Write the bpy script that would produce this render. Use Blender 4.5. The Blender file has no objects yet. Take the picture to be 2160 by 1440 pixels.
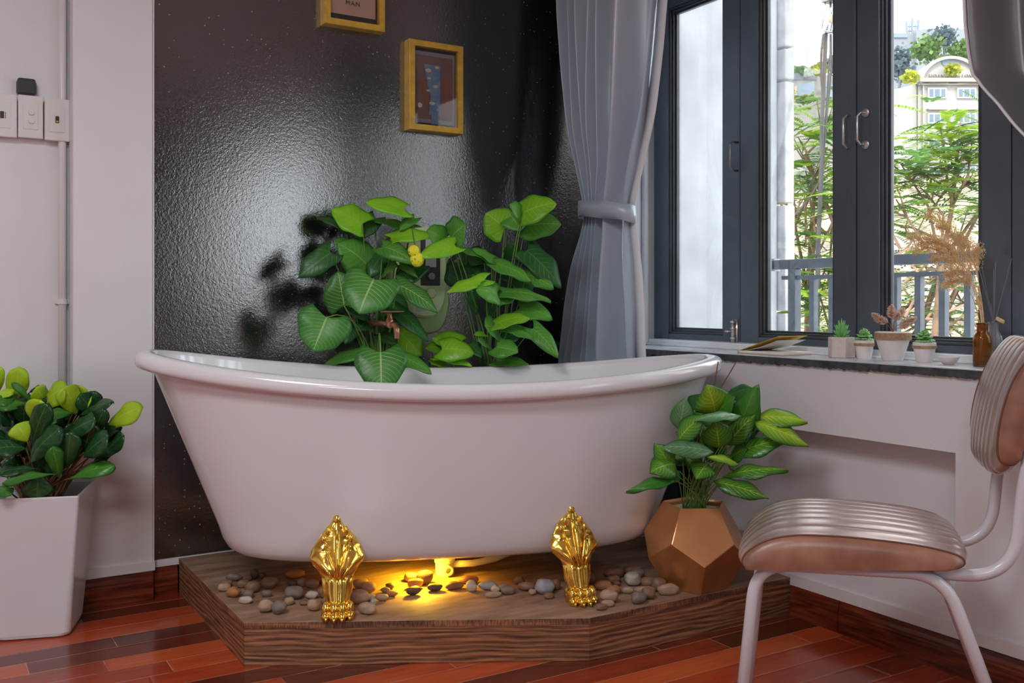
import bpy, math, random
from mathutils import Vector, Matrix
import mathutils.noise as mn

# ------------------------------------------------------------------ camera, light, exposure
SC = bpy.context.scene
COL = SC.collection
FX = 2044.0                                  # focal length in pixels of a 2160 wide frame
HZ = 635.0                                   # eye level row
CZ = 1.0                                     # eye height
YAW = math.radians(58.55)
Fw = Vector((math.cos(YAW), math.sin(YAW), 0)); Rt = Vector((math.sin(YAW), -math.cos(YAW), 0))
cam = bpy.data.cameras.new('camera'); cam_o = bpy.data.objects.new('camera', cam); COL.objects.link(cam_o)
cam_o.location = (0, 0, CZ); cam_o.rotation_euler = (math.pi/2, 0, YAW - math.pi/2)
cam.sensor_width = 36; cam.lens = FX/2160*36; cam.shift_y = -(720-HZ)/2160
cam.clip_start = .05; cam.clip_end = 1500
SC.camera = cam_o
SC.view_settings.view_transform = 'Standard'; SC.view_settings.look = 'None'
SC.view_settings.exposure = 0.0; SC.view_settings.gamma = 1.0
SC.view_settings.use_curve_mapping = False

w = bpy.data.worlds.new('overcast_sky'); SC.world = w; w.use_nodes = True
bg = w.node_tree.nodes['Background']; bg.inputs[0].default_value = (.90, .96, 1.0, 1); bg.inputs[1].default_value = 4.6

def light(name, kind, loc, energy, color, size=None, sizey=None, rot=None, look=None, spread=None):
    l = bpy.data.lights.new(name, kind); l.energy = energy; l.color = color
    if kind == 'AREA':
        l.shape = 'RECTANGLE'; l.size = size; l.size_y = sizey or size
        if spread: l.spread = spread
    elif size is not None and kind in ('POINT', 'SPOT'): l.shadow_soft_size = size
    elif kind == 'SUN': l.angle = size or .02
    o = bpy.data.objects.new(name, l); COL.objects.link(o); o.location = loc
    if rot: o.rotation_euler = rot
    if look is not None: o.rotation_euler = (Vector(look)-Vector(loc)).to_track_quat('-Z', 'Y').to_euler()
    return o
# hazy sun over the street, from behind the building
light('sun', 'SUN', (-4, -6, 12), 2.6, (1, .95, .86), .09, look=(22, 12, -12))

# ------------------------------------------------------------------ helpers
def C(lat, d, z): 
    v = Fw*d + Rt*lat; return Vector((v.x, v.y, z))
def pt(px, py, d): return C((px-1080)/FX*d, d, CZ-(py-HZ)/FX*d)
def onx(px, x):                              # world y on the plane x at an image column
    r = (px-1080)/FX; return x*(Fw.y+Rt.y*r)/(Fw.x+Rt.x*r)
def ony(px, y):
    r = (px-1080)/FX; return y*(Fw.x+Rt.x*r)/(Fw.y+Rt.y*r)
def ptx(px, py, x):
    r = (px-1080)/FX; return pt(px, py, x/(Fw.x+Rt.x*r))
def pty(px, py, y):
    r = (px-1080)/FX; return pt(px, py, y/(Fw.y+Rt.y*r))
def ptz(px, py, z): return pt(px, py, FX*(CZ-z)/(py-HZ))
def lerp(a, b, t): return a+(b-a)*t
def interp(tab, x):
    if x <= tab[0][0]: return tab[0][1]
    for (x0, y0), (x1, y1) in zip(tab, tab[1:]):
        if x <= x1: return y0+(y1-y0)*(x-x0)/(x1-x0) if x1 > x0 else y1
    return tab[-1][1]
def smooth(tab, x):
    xs = [t[0] for t in tab]
    if x <= xs[0]: return tab[0][1]
    if x >= xs[-1]: return tab[-1][1]
    for i in range(len(tab)-1):
        if x <= xs[i+1]:
            t = (x-xs[i])/(xs[i+1]-xs[i])
            p0 = tab[max(i-1, 0)][1]; p1 = tab[i][1]; p2 = tab[i+1][1]; p3 = tab[min(i+2, len(tab)-1)][1]
            return .5*((2*p1)+(-p0+p2)*t+(2*p0-5*p1+4*p2-p3)*t*t+(-p0+3*p1-3*p2+p3)*t**3)
def srgb(r, g, b):
    f = lambda c: c/12.92 if c <= .04045 else ((c+.055)/1.055)**2.4
    return (f(r/255), f(g/255), f(b/255), 1)

class MB:
    def __init__(s): s.v = []; s.f = []; s.uv = []; s.mi = []; s.cur = 0
    def add(s, vs, fs, uvs=None):
        b = len(s.v); s.v += [Vector(v) for v in vs]
        for i, f in enumerate(fs):
            s.f.append([b+k for k in f]); s.mi.append(s.cur)
            s.uv.append([uvs[k] for k in f] if uvs else None)
        return b
    def box(s, lo, hi, M=None):
        x0, y0, z0 = lo; x1, y1, z1 = hi
        vs = [(x0,y0,z0),(x1,y0,z0),(x1,y1,z0),(x0,y1,z0),(x0,y0,z1),(x1,y0,z1),(x1,y1,z1),(x0,y1,z1)]
        if M: vs = [M @ Vector(v) for v in vs]
        s.add(vs, [(0,3,2,1),(4,5,6,7),(0,1,5,4),(1,2,6,5),(2,3,7,6),(3,0,4,7)])
    def tube(s, pts, r, n=10, cap=True):
        pts = [Vector(p) for p in pts]; m = len(pts)
        rs = r if isinstance(r, (list, tuple)) else [r]*m
        t = (pts[1]-pts[0]).normalized(); up = Vector((0,0,1)) if abs(t.z) < .9 else Vector((1,0,0))
        a = t.cross(up).normalized(); vs = []
        for i, p in enumerate(pts):
            t = (pts[min(i+1,m-1)]-pts[max(i-1,0)]).normalized()
            a = (a - t*a.dot(t)).normalized(); b = t.cross(a)
            for k in range(n):
                th = 2*math.pi*k/n; vs.append(p+a*math.cos(th)*rs[i]+b*math.sin(th)*rs[i])
        fs = [(i*n+k, i*n+(k+1)%n, (i+1)*n+(k+1)%n, (i+1)*n+k) for i in range(m-1) for k in range(n)]
        if cap: fs += [tuple(range(n))[::-1], tuple(range((m-1)*n, m*n))]
        s.add(vs, fs)
    def rings(s, rings, closed=True, cap0=False, cap1=False, uv=False):
        n = len(rings[0]); vs = [v for r in rings for v in r]; m = len(rings)
        uvs = [(k/(n-1), i/(m-1)) for i in range(m) for k in range(n)] if uv else None
        kk = n if closed else n-1
        fs = [(i*n+k, i*n+(k+1)%n, (i+1)*n+(k+1)%n, (i+1)*n+k) for i in range(m-1) for k in range(kk)]
        if cap0: fs.append(tuple(range(n))[::-1])
        if cap1: fs.append(tuple(range((m-1)*n, m*n)))
        s.add(vs, fs, uvs)
    def lathe(s, prof, c, n=28, M=None, cap0=True, cap1=False, sy=1.0):
        c = Vector(c); R = []
        for r, z in prof:
            ring = [Vector((r*math.cos(2*math.pi*k/n), sy*r*math.sin(2*math.pi*k/n), z)) for k in range(n)]
            if M: ring = [M @ v for v in ring]
            R.append([v+c for v in ring])
        s.rings(R, True, cap0, cap1)
    def ball(s, c, r, nu=12, nv=8, M=None):
        c = Vector(c); rx, ry, rz = r if isinstance(r, (tuple, list)) else (r, r, r)
        vs = []; 
        for i in range(nv+1):
            ph = math.pi*i/nv
            for k in range(nu):
                th = 2*math.pi*k/nu
                v = Vector((rx*math.sin(ph)*math.cos(th), ry*math.sin(ph)*math.sin(th), -rz*math.cos(ph)))
                if M: v = M @ v
                vs.append(v+c)
        fs = [(i*nu+k, i*nu+(k+1)%nu, (i+1)*nu+(k+1)%nu, (i+1)*nu+k) for i in range(nv) for k in range(nu)]
        s.add(vs, fs)
    def prism(s, poly, z0, z1):
        n = len(poly); vs = [(x,y,z0) for x,y in poly]+[(x,y,z1) for x,y in poly]
        fs = [tuple(range(n))[::-1], tuple(range(n,2*n))]+[(k,(k+1)%n,n+(k+1)%n,n+k) for k in range(n)]
        s.add(vs, fs)
    def build(s, name, mat, parent=None, smooth=False, bevel=0, origin=None, weld=False, solid=0, subsurf=0):
        me = bpy.data.meshes.new(name)
        o_ = Vector(origin) if origin is not None else None
        if parent is not None: off = parent_world(parent)
        elif o_ is not None: off = o_
        else: off = Vector((0,0,0))
        me.from_pydata([v-off for v in s.v], [], s.f)
        mats = mat if isinstance(mat, (list, tuple)) else [mat]
        for m in mats: me.materials.append(m)
        if any(s.uv):
            uvl = me.uv_layers.new(name='UVMap'); li = 0
            for p, u in zip(me.polygons, s.uv):
                for j, l in enumerate(p.loop_indices):
                    if u: uvl.data[l].uv = u[j]
        for p, mi in zip(me.polygons, s.mi): p.material_index = mi
        if smooth: me.polygons.foreach_set('use_smooth', [True]*len(me.polygons))
        o = bpy.data.objects.new(name, me); COL.objects.link(o)
        if parent is None: o.location = off
        else: o.parent = parent
        if weld:
            m = o.modifiers.new('weld', 'WELD'); m.merge_threshold = 1e-5
        if solid:
            m = o.modifiers.new('solid', 'SOLIDIFY'); m.thickness = solid; m.offset = 0
        if bevel:
            m = o.modifiers.new('bevel', 'BEVEL'); m.width = bevel; m.segments = 2; m.limit_method = 'ANGLE'; m.angle_limit = .6
            m.harden_normals = False
        if subsurf:
            m = o.modifiers.new('sub', 'SUBSURF'); m.levels = subsurf; m.render_levels = subsurf
        return o
def parent_world(o):
    v = Vector((0,0,0))
    while o is not None: v = v+o.location; o = o.parent
    return v
def thing(name, label, cat, loc, group=None):
    o = bpy.data.objects.new(name, None); COL.objects.link(o); o.location = loc; o.empty_display_size = .05
    tag(o, label, cat, group); return o
def tag(o, label, cat, group=None, kind=None):
    if label: o['label'] = label
    if cat: o['category'] = cat
    if group: o['group'] = group
    if kind: o['kind'] = kind
    return o
def structure(o): o['kind'] = 'structure'; return o

# ------------------------------------------------------------------ materials
class NT:
    def __init__(s, name):
        s.m = bpy.data.materials.new(name); s.m.use_nodes = True
        s.t = s.m.node_tree; s.n = s.t.nodes; s.p = s.n['Principled BSDF']
    def node(s, ty, **kw):
        n = s.n.new(ty)
        for k, v in kw.items():
            if isinstance(v, dict) and k == 'inp':
                for a, b in v.items():
                    if isinstance(b, bpy.types.NodeSocket): s.t.links.new(b, n.inputs[a])
                    else: n.inputs[a].default_value = b
            else: setattr(n, k, v)
        return n
    def math(s, op, a, b=None, c=None):
        n = s.n.new('ShaderNodeMath'); n.operation = op
        for i, x in enumerate((a, b, c)):
            if x is None: continue
            if isinstance(x, bpy.types.NodeSocket): s.t.links.new(x, n.inputs[i])
            else: n.inputs[i].default_value = x
        return n.outputs[0]
    def mix(s, f, a, b, mode='MIX'):
        n = s.n.new('ShaderNodeMix'); n.data_type = 'RGBA'; n.blend_type = mode
        for k, x in ((0, f), (6, a), (7, b)):
            if isinstance(x, bpy.types.NodeSocket): s.t.links.new(x, n.inputs[k])
            else: n.inputs[k].default_value = x
        return n.outputs[2]
    def noise(s, vec, scale, detail=2, rough=.5, out=0):
        n = s.n.new('ShaderNodeTexNoise'); n.inputs['Scale'].default_value = scale
        n.inputs['Detail'].default_value = detail; n.inputs['Roughness'].default_value = rough
        if vec is not None: s.t.links.new(vec, n.inputs['Vector'])
        return n.outputs[out]
    def ramp(s, fac, stops, interp='LINEAR'):
        n = s.n.new('ShaderNodeValToRGB'); n.color_ramp.interpolation = interp
        e = n.color_ramp.elements
        while len(e) < len(stops): e.new(.5)
        for el, (p, c) in zip(e, stops): el.position = p; el.color = c
        s.t.links.new(fac, n.inputs[0]); return n.outputs[0]
    def set(s, **kw):
        for k, v in kw.items():
            k = k.replace('_', ' ')
            if isinstance(v, bpy.types.NodeSocket): s.t.links.new(v, s.p.inputs[k])
            else: s.p.inputs[k].default_value = v
        return s
    def bump(s, h, strength=.3, dist=.01):
        n = s.n.new('ShaderNodeBump'); n.inputs['Strength'].default_value = strength; n.inputs['Distance'].default_value = dist
        s.t.links.new(h, n.inputs['Height']); s.t.links.new(n.outputs[0], s.p.inputs['Normal']); return n
    def coord(s, which='Object'): return s.n.new('ShaderNodeTexCoord').outputs[which]
    def geo(s): return s.n.new('ShaderNodeNewGeometry').outputs['Position']
    def scaled(s, vec, sc):
        n = s.n.new('ShaderNodeMapping'); n.inputs['Scale'].default_value = sc
        s.t.links.new(vec, n.inputs[0]); return n.outputs[0]

def plain(name, col, rough=.5, metal=0.0, var=.06, scale=8, bump=0.0, bscale=60, **kw):
    m = NT(name); v = m.coord()
    c2 = tuple(min(1, x*(1+var)) for x in col[:3])+(1,); c1 = tuple(x*(1-var) for x in col[:3])+(1,)
    m.set(Base_Color=m.ramp(m.noise(v, scale, 3), [(.3, c1), (.7, c2)]), Roughness=rough, Metallic=metal)
    if bump: m.bump(m.noise(v, bscale, 3), bump, .004)
    m.set(**kw); return m.m

M = {}
def translucent(m, col, f=.35):
    t_ = m.node('ShaderNodeBsdfTranslucent', inp={'Color': col}); ms = m.node('ShaderNodeMixShader', inp={0: f})
    m.t.links.new(m.p.outputs[0], ms.inputs[1]); m.t.links.new(t_.outputs[0], ms.inputs[2]); m.t.links.new(ms.outputs[0], m.n['Material Output'].inputs[0]); return m.m
M['wall'] = plain('white_wall_paint', (.79,.78,.80,1), .42, var=.03, scale=2.2, bump=.12, bscale=90, Specular_IOR_Level=.35)
M['wall_dim'] = plain('grey_wall_paint', (.20,.19,.19,1), .6)
M['ceiling'] = plain('ceiling_paint', (.8,.79,.77,1), .7)
M['jamb'] = plain('white_jamb_paint', (.72,.74,.77,1), .25, var=.04)
M['exterior_wall'] = plain('weathered_render', (.70,.73,.76,1), .7, var=.16, scale=5, bump=.2, bscale=50)
M['switch'] = plain('white_plastic', (.78,.76,.76,1), .35, var=.02)
M['dark_plastic'] = plain('dark_plastic', (.035,.037,.04,1), .4, var=.1)

# glossy black wall, rolled paint texture
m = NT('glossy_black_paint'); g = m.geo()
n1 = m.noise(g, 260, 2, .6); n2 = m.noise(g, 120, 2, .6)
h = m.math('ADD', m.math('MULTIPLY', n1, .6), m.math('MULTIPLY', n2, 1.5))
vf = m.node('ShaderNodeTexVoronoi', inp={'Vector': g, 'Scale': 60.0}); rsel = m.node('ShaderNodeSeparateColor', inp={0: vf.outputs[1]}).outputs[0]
glint_fleck = m.math('MULTIPLY', m.math('LESS_THAN', vf.outputs[0], m.math('MULTIPLY', rsel, .16)), m.math('GREATER_THAN', rsel, .72))  # sparse pale dots in the base colour imitate sparkles of the stippled gloss
m.set(Base_Color=m.mix(glint_fleck, (.010,.0105,.012,1), (.34,.32,.30,1)), Roughness=.16, IOR=1.95, Coat_Weight=1.0, Coat_Roughness=.10, Coat_IOR=1.95)
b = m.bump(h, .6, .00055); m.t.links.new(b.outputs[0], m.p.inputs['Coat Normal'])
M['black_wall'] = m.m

# hardwood floor
m = NT('red_hardwood_planks'); g = m.geo()
sx = m.node('ShaderNodeSeparateXYZ', inp={0: g}); X, Y = sx.outputs[0], sx.outputs[1]
row = m.math('DIVIDE', m.math('ADD', Y, .0042), .0935); ri = m.math('FLOOR', row); rf = m.math('FRACT', row)
wn = m.node('ShaderNodeTexWhiteNoise', noise_dimensions='1D', inp={'W': ri}).outputs[0]
colx = m.math('DIVIDE', m.math('ADD', X, m.math('MULTIPLY', wn, 5.3)), .78); ci = m.math('FLOOR', colx); cf = m.math('FRACT', colx)
cmb = m.node('ShaderNodeCombineXYZ', inp={0: ci, 1: ri}).outputs[0]
rnd = m.node('ShaderNodeTexWhiteNoise', noise_dimensions='2D', inp={'Vector': cmb}).outputs[0]
gv = m.scaled(g, (1.6, 26, 1)); gn = m.noise(gv, 3.0, 5, .62)
mott = m.noise(m.scaled(g, (2, 7, 1)), 2.4, 3)
val = m.math('ADD', m.math('MULTIPLY', rnd, .62), m.math('ADD', m.math('MULTIPLY', gn, .30), m.math('MULTIPLY', mott, .26)))
col = m.ramp(val, [(.18, srgb(64,32,20)), (.42, srgb(118,44,24)), (.62, srgb(162,60,30)), (.82, srgb(192,82,40)), (1, srgb(208,106,58))])
e1 = m.math('MINIMUM', rf, m.math('SUBTRACT', 1.0, rf)); e2 = m.math('MULTIPLY', m.math('MINIMUM', cf, m.math('SUBTRACT', 1.0, cf)), .78/.0935)
edge = m.math('LESS_THAN', m.math('MINIMUM', e1, e2), .013)
patchy = m.math('GREATER_THAN', m.noise(g, 3.5, 2), .42)
col = m.mix(m.math('MULTIPLY', edge, m.math('ADD', m.math('MULTIPLY', patchy, .55), .3)), col, srgb(196,150,122))
m.set(Base_Color=col, Roughness=m.math('ADD', m.math('MULTIPLY', m.noise(g, 9, 3), .12), .13), Coat_Weight=.25, Coat_Roughness=.1)
m.bump(m.math('ADD', m.math('MULTIPLY', m.math('MINIMUM', m.math('MULTIPLY', m.math('MINIMUM', e1, e2), 12), 1.0), 1.0), m.math('MULTIPLY', m.noise(g, 3, 1), .5)), .25, .003)
M['floor'] = m.m

def wood(name, axis, c0, c1, c2, rough=.45, freq=90, edge=None):
    m = NT(name); g = m.geo()
    v = m.scaled(g, axis); n = m.noise(v, 3.2, 4, .6)
    sx = m.node('ShaderNodeSeparateXYZ', inp={0: g})
    wob = m.noise(m.scaled(g, (1.6,1.6,9)), 1.7, 2)
    band = m.math('SINE', m.math('ADD', m.math('MULTIPLY', sx.outputs[2], freq*6.28), m.math('MULTIPLY', wob, 24)))
    f = m.math('ADD', m.math('MULTIPLY', band, .12), m.math('ADD', m.math('MULTIPLY', n, .95), .02))
    m.set(Base_Color=m.ramp(f, [(.22, c0), (.5, c1), (.8, c2)]), Roughness=rough)
    m.bump(f, .4, .003); return m.m
M['platform_front'] = wood('dark_stained_pine', (2.5,2.5,60), srgb(60,36,26), srgb(130,86,58), srgb(192,130,88), .5, 72)
M['baseboard'] = wood('varnished_red_wood', (2,2,34), srgb(60,24,14), srgb(104,42,24), srgb(140,62,34), .22, 8)
M['end_grain'] = wood('sawn_board_edge', (95,95,14), srgb(50,32,24), srgb(120,80,54), srgb(186,126,84), .6, 4)
m = NT('plywood_top'); g = m.geo()
n = m.noise(m.scaled(g, (2,9,2)), 2.3, 6, .62); n2 = m.noise(g, 2.1, 3)
f = m.math('ADD', m.math('MULTIPLY', n, .75), m.math('MULTIPLY', n2, .3))
m.set(Base_Color=m.ramp(f, [(.3, srgb(98,72,56)), (.48, srgb(142,110,88)), (.62, srgb(170,138,114)), (.78, srgb(190,160,136))]), Roughness=.62)
m.bump(n, .15, .002); M['platform_top'] = m.m

m = NT('white_enamel'); v = m.coord()
m.set(Base_Color=(.80,.79,.82,1), Roughness=.16, Coat_Weight=.5, Coat_Roughness=.05); m.bump(m.noise(v, 3.5, 2), .10, .02); M['enamel'] = m.m
m = NT('bright_enamel'); m.set(Base_Color=(.84,.85,.87,1), Roughness=.12, Coat_Weight=.5, Coat_Roughness=.04); M['enamel_in'] = m.m
M['gold'] = plain('polished_brass', (.92,.62,.12,1), .15, 1.0, var=.05, scale=20, bump=.1, bscale=90)
M['pvc'] = plain('cream_pvc', (.78,.76,.66,1), .4)
M['frame_grey'] = plain('grey_gloss_paint', (.088,.112,.14,1), .24, var=.14, scale=4, bump=.08, bscale=40)
M['frame_mould'] = plain('grey_gloss_moulding', (.05,.058,.070,1), .3, var=.2, scale=9)
M['sill'] = plain('grey_painted_sill', (.60,.63,.67,1), .25, var=.2, scale=7)
M['sill_edge'] = plain('chipped_dark_paint', (.05,.055,.06,1), .4, var=.5, scale=40, bump=.5, bscale=80)
M['threshold'] = plain('pale_grey_paint', (.82,.84,.87,1), .3, var=.1)
M['steel'] = plain('brushed_steel', (.62,.60,.58,1), .28, 1.0)
M['steel_dark'] = plain('dark_steel', (.25,.26,.28,1), .3, 1.0)
M['rail'] = plain('grey_railing_paint', (.10,.12,.15,1), .45, var=.25, scale=12)
m = NT('window_glass')
m.n.remove(m.p); tr = m.node('ShaderNodeBsdfTransparent'); gl = m.node('ShaderNodeBsdfGlossy', inp={'Roughness': .02})
fr = m.node('ShaderNodeFresnel', inp={'IOR': 1.45}); ms = m.node('ShaderNodeMixShader')
m.t.links.new(m.math('MULTIPLY', fr.outputs[0], .55), ms.inputs[0]); m.t.links.new(tr.outputs[0], ms.inputs[1]); m.t.links.new(gl.outputs[0], ms.inputs[2])
m.t.links.new(ms.outputs[0], m.n['Material Output'].inputs[0]); M['glass'] = m.m
# ------------------------------------------------------------------ the room
XR = 2.376; YB = 3.445; YC = 3.41; YL = 3.52; XC0 = .423; XC1 = .670; HC = 2.9
X0, Y0 = -3.3, -3.6
b = MB(); b.box((X0-.2, Y0-.2, -.1), (XR+.3, YL+.2, 0)); structure(b.build('floor', M['floor']))
b = MB(); b.box((X0-.2, Y0-.2, HC), (XR+.3, YL+.2, HC+.12)); structure(b.build('ceiling', M['ceiling']))
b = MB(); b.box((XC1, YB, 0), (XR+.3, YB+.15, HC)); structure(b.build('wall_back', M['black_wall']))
b = MB(); b.box((X0-.2, YL, 0), (XC0, YL+.12, HC)); structure(b.build('wall_back_left', M['wall']))
b = MB(); b.box((XC0, YC, 0), (XC1, YL+.12, HC)); structure(b.build('wall_back_pillar', M['wall'], bevel=.004))
b = MB(); b.box((X0-.15, Y0, 0), (X0, YL, HC)); structure(b.build('wall_left', M['wall']))
b = MB(); b.box((X0, Y0-.15, 0), (XR+.2, Y0, HC)); structure(b.build('wall_rear', M['wall_dim']))
# right wall with two window openings and a shallow niche
WT = .27                                             # wall thickness
XO = XR+WT
SZ = .822; OT = 2.32
W1 = (1.02, 3.13); W2 = (-2.75, .62)
NY0, NY1, NZ0, NZ1, ND = 1.60, 2.585, .225, .592, .10
b = MB()
def rw(y0, y1, z0, z1, x0=XR, x1=XO): b.box((x0, y0, z0), (x1, y1, z1))
rw(W1[1], YB, 0, HC); rw(W2[1], W1[0], 0, HC); rw(Y0, W2[0], 0, HC)
rw(W1[0], W1[1], OT, HC); rw(W2[0], W2[1], OT, HC)
rw(W2[0], W2[1], 0, SZ-.02)
rw(W1[0], NY0, 0, SZ-.02); rw(NY1, W1[1], 0, SZ-.02); rw(NY0, NY1, 0, NZ0); rw(NY0, NY1, NZ1, SZ-.02); rw(NY0, NY1, NZ0, NZ1, XR+ND)
structure(b.build('wall_right', M['wall']))
# black paint carried round the corner on to the right wall
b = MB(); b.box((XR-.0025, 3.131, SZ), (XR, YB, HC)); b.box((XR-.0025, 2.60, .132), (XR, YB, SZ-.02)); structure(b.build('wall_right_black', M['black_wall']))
# baseboards with the pale strip above
def baseboard(name, a, c, axis, depth, seg):
    b = MB(); h = .094
    prof = [(0,0),(depth,0),(depth,.062),(depth*.8,.066),(depth*.8,.072),(depth*.55,.082),(depth*.45,h),(0,h)]
    def P(s, q, z): return (s, axis[1]-q, z) if axis[0] == 'y' else (axis[1]-q, s, z)
    for i in range(len(seg)-1):
        s0, s1 = seg[i]+.0012, seg[i+1]-.0012
        b.rings([[P(s0,q,z) for q,z in prof], [P(s1,q,z) for q,z in prof]], True, True, True)
    return structure(b.build(name, M['baseboard']))
baseboard('baseboard_back_left', 0, 0, ('y', YL), .014, [X0, -1.9, -.8, XC0])
baseboard('baseboard_pillar', 0, 0, ('y', YC), .014, [XC0, XC1])
baseboard('baseboard_back', 0, 0, ('y', YB), .014, [XC1, .757])
baseboard('baseboard_right', 0, 0, ('x', XR), .014, [Y0, -2.2, -.7, .8, 1.98, 2.172])
def strip(name, lo, hi): 
    b = MB(); b.box(lo, hi); return structure(b.build(name, M['switch'], bevel=.001))
strip('trim_1', (XC0, YC-.007, .096), (XC1+.006, YC, .128))
strip('trim_2', (XC1+.006, YB-.007, .096), (1.35, YB, .120))
strip('trim_3', (XR-.007, Y0, .096), (XR, 2.6, .132))
strip('trim_4', (X0, YL-.007, .096), (XC0, YL, .128))
b = MB(); b.box((XC1-.0, YC-.002, .128), (XC1+.004, YB, HC)); structure(b.build('trim_5', M['switch']))
# sill shelf
b = MB(); b.box((XR-.012, 1.02, SZ-.018), (XR+.26, 3.13, SZ)); o = structure(b.build('window_1_sill', M['sill'], bevel=.004))
b = MB(); random.seed(4)
yy = 1.02; pts = []
while yy < 3.13:
    pts.append((yy, SZ-.020-.006*random.random()-.004*random.random()**3)); yy += .006
R0 = [(XR-.0135, y, SZ-.004) for y, z in pts]; R1 = [(XR-.0135, y, z) for y, z in pts]; R2 = [(XR-.004, y, z-.002) for y, z in pts]
b.rings([R0, R1, R2], False); structure(b.build('trim_6', M['sill_edge']))
# window leaves
XF = 2.585                                            # inner face of the leaves
GZ0, GZ1, LZ0, LZ1 = .882, 2.172, .848, 2.245
b = MB(); b.box((XF-.035, 1.02, SZ), (XF+.09, 3.13, LZ0-.002)); b.box((XF-.045, 1.02, SZ), (XF-.035, 3.13, SZ+.008)); structure(b.build('window_1_threshold', M['threshold'], bevel=.003))
b = MB(); b.box((XF-.03, 1.02, LZ1+.003), (XF+.09, 3.13, OT)); structure(b.build('window_1_head', M['frame_grey'], bevel=.003))
b = MB()
for i, (x0, x1, y0) in enumerate([(XR+.0, XF-.06, 3.112), (XF-.058, XF-.035, 3.095), (XF-.033, XF+.09, 3.108)]): b.box((x0, y0, SZ), (x1, 3.13, OT))
b.box((XR-.01, 3.098, SZ), (XR+.025, 3.135, OT))
structure(b.build('window_1_jamb', M['jamb'], bevel=.004))
b = MB(); b.box((XR, 1.0, SZ), (XF+.09, 1.045, OT)); structure(b.build('window_1_jamb_right', M['jamb'], bevel=.004))
YE = [3.106, 2.6136, 2.094, 1.571, 1.048]
def leaf_frame(k, y1, y0, sl=.088, sr=.088):
    b = MB(); t = .045
    yl, yr = y1-.0015, y0+.0015
    b.box((XF, yl-sl, LZ0), (XF+t, yl, LZ1)); b.box((XF, yr, LZ0), (XF+t, yr+sr, LZ1))
    zb = GZ0-.012; zt = GZ1+.012
    b.box((XF+.0008, yr+sr, LZ0), (XF+t-.0008, yl-sl, zb)); b.box((XF+.0008, yr+sr, zt), (XF+t-.0008, yl-sl, LZ1))
    o = structure(b.build('window_%d' % k, M['frame_grey'], bevel=.003))
    # stepped moulding round the pane
    b = MB(); a0, a1 = yr+sr, yl-sl
    for q, xx, ww in ((0, XF+.006, .009), (.009, XF+.014, .008), (.017, XF+.024, .008)):
        x2 = XF+.040
        b.box((xx, a0+q, zb+q), (x2, a0+q+ww, zt-q)); b.box((xx, a1-q-ww, zb+q), (x2, a1-q, zt-q))
        b.box((xx, a0+q, zb+q), (x2, a1-q, zb+q+ww)); b.box((xx, a0+q, zt-q-ww), (x2, a1-q, zt-q))
    b.build('moulding', M['frame_mould'], o, bevel=.002)
    b = MB(); b.box((XF+.030, a0+.003, zb+.003), (XF+.034, a1-.003, zt-.003)); b.build('pane', M['glass'], o)
    return o
leaves = [leaf_frame(i+1, YE[i], YE[i+1]) for i in range(4)]
# thin cover bead where pairs meet
for k, y in ((1, YE[2]),):
    b = MB(); b.box((XF-.008, y-.004, LZ0), (XF, y+.03, LZ1)); b.build('meeting_bead', M['frame_grey'], leaves[1], bevel=.003)
def pull(leaf, px, py0, py1, mat, side=1, rose=True):
    p0 = ptx(px, py0, XF); p1 = ptx(px, py1, XF)
    b = MB(); y = p0.y; z0, z1 = p1.z, p0.z; out = .034; r = .0036; off = -.0*side
    path = [(XF, y, z0), (XF-out*.6, y+.004*side, z0), (XF-out, y+.006*side, z0+.012), (XF-out, y+.006*side, (z0+z1)/2), (XF-out, y+.006*side, z1-.012), (XF-out*.6, y+.004*side, z1), (XF, y, z1)]
    b.tube(path, r, 8)
    if rose:
        Mx = Matrix.Rotation(math.radians(-90), 3, 'Y')
        for z in (z0, z1): b.lathe([(.0155,0),(.0155,.003),(.012,.0055),(.006,.0065),(.001,.007)], (XF-.001, y-.002*side, z), 20, Mx, True, True)
    b.build('handle', mat, leaf, smooth=True)
pull(leaves[1], 1797, 244, 312, M['steel'])
pull(leaves[2], 1826, 238, 305, M['steel'])
pull(leaves[0], 1557, 300, 360, M['steel_dark'], rose=False)
# floor bolt on the first leaf
b = MB(); p = ptx(1552, 712, XF)
b.box((XF-.006, p.y-.014, LZ0+.002), (XF, p.y+.014, LZ0+.085)); b.tube([(XF-.014, p.y, LZ0-.006), (XF-.014, p.y, LZ0+.082)], .0075, 10)
b.tube([(XF-.014, p.y, LZ0+.04), (XF-.040, p.y+.016, LZ0+.04)], .004, 8)
for z in (.015, .05, .075): b.tube([(XF-.014, p.y, LZ0+z-.004), (XF-.014, p.y, LZ0+z+.004)], .0115, 10)
b.build('bolt', M['steel'], leaves[0], smooth=True)
# second window, further along the same wall
for i in range(4):
    dy = (W2[1]-W2[0])/4; yl = W2[1]-i*dy
    b = MB(); b.box((XF, yl-dy, SZ), (XF+.045, yl-dy+.08, OT)); b.box((XF, yl-.08, SZ), (XF+.045, yl, OT)); b.box((XF, yl-dy, SZ), (XF+.045, yl, SZ+.07)); b.box((XF, yl-dy, OT-.07), (XF+.045, yl, OT))
    o = structure(b.build('window_%d' % (i+5), M['frame_grey']))
b = MB(); b.box((XR-.012, W2[0], SZ-.018), (XO, W2[1], SZ)); structure(b.build('window_2_sill', M['sill']))

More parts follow.
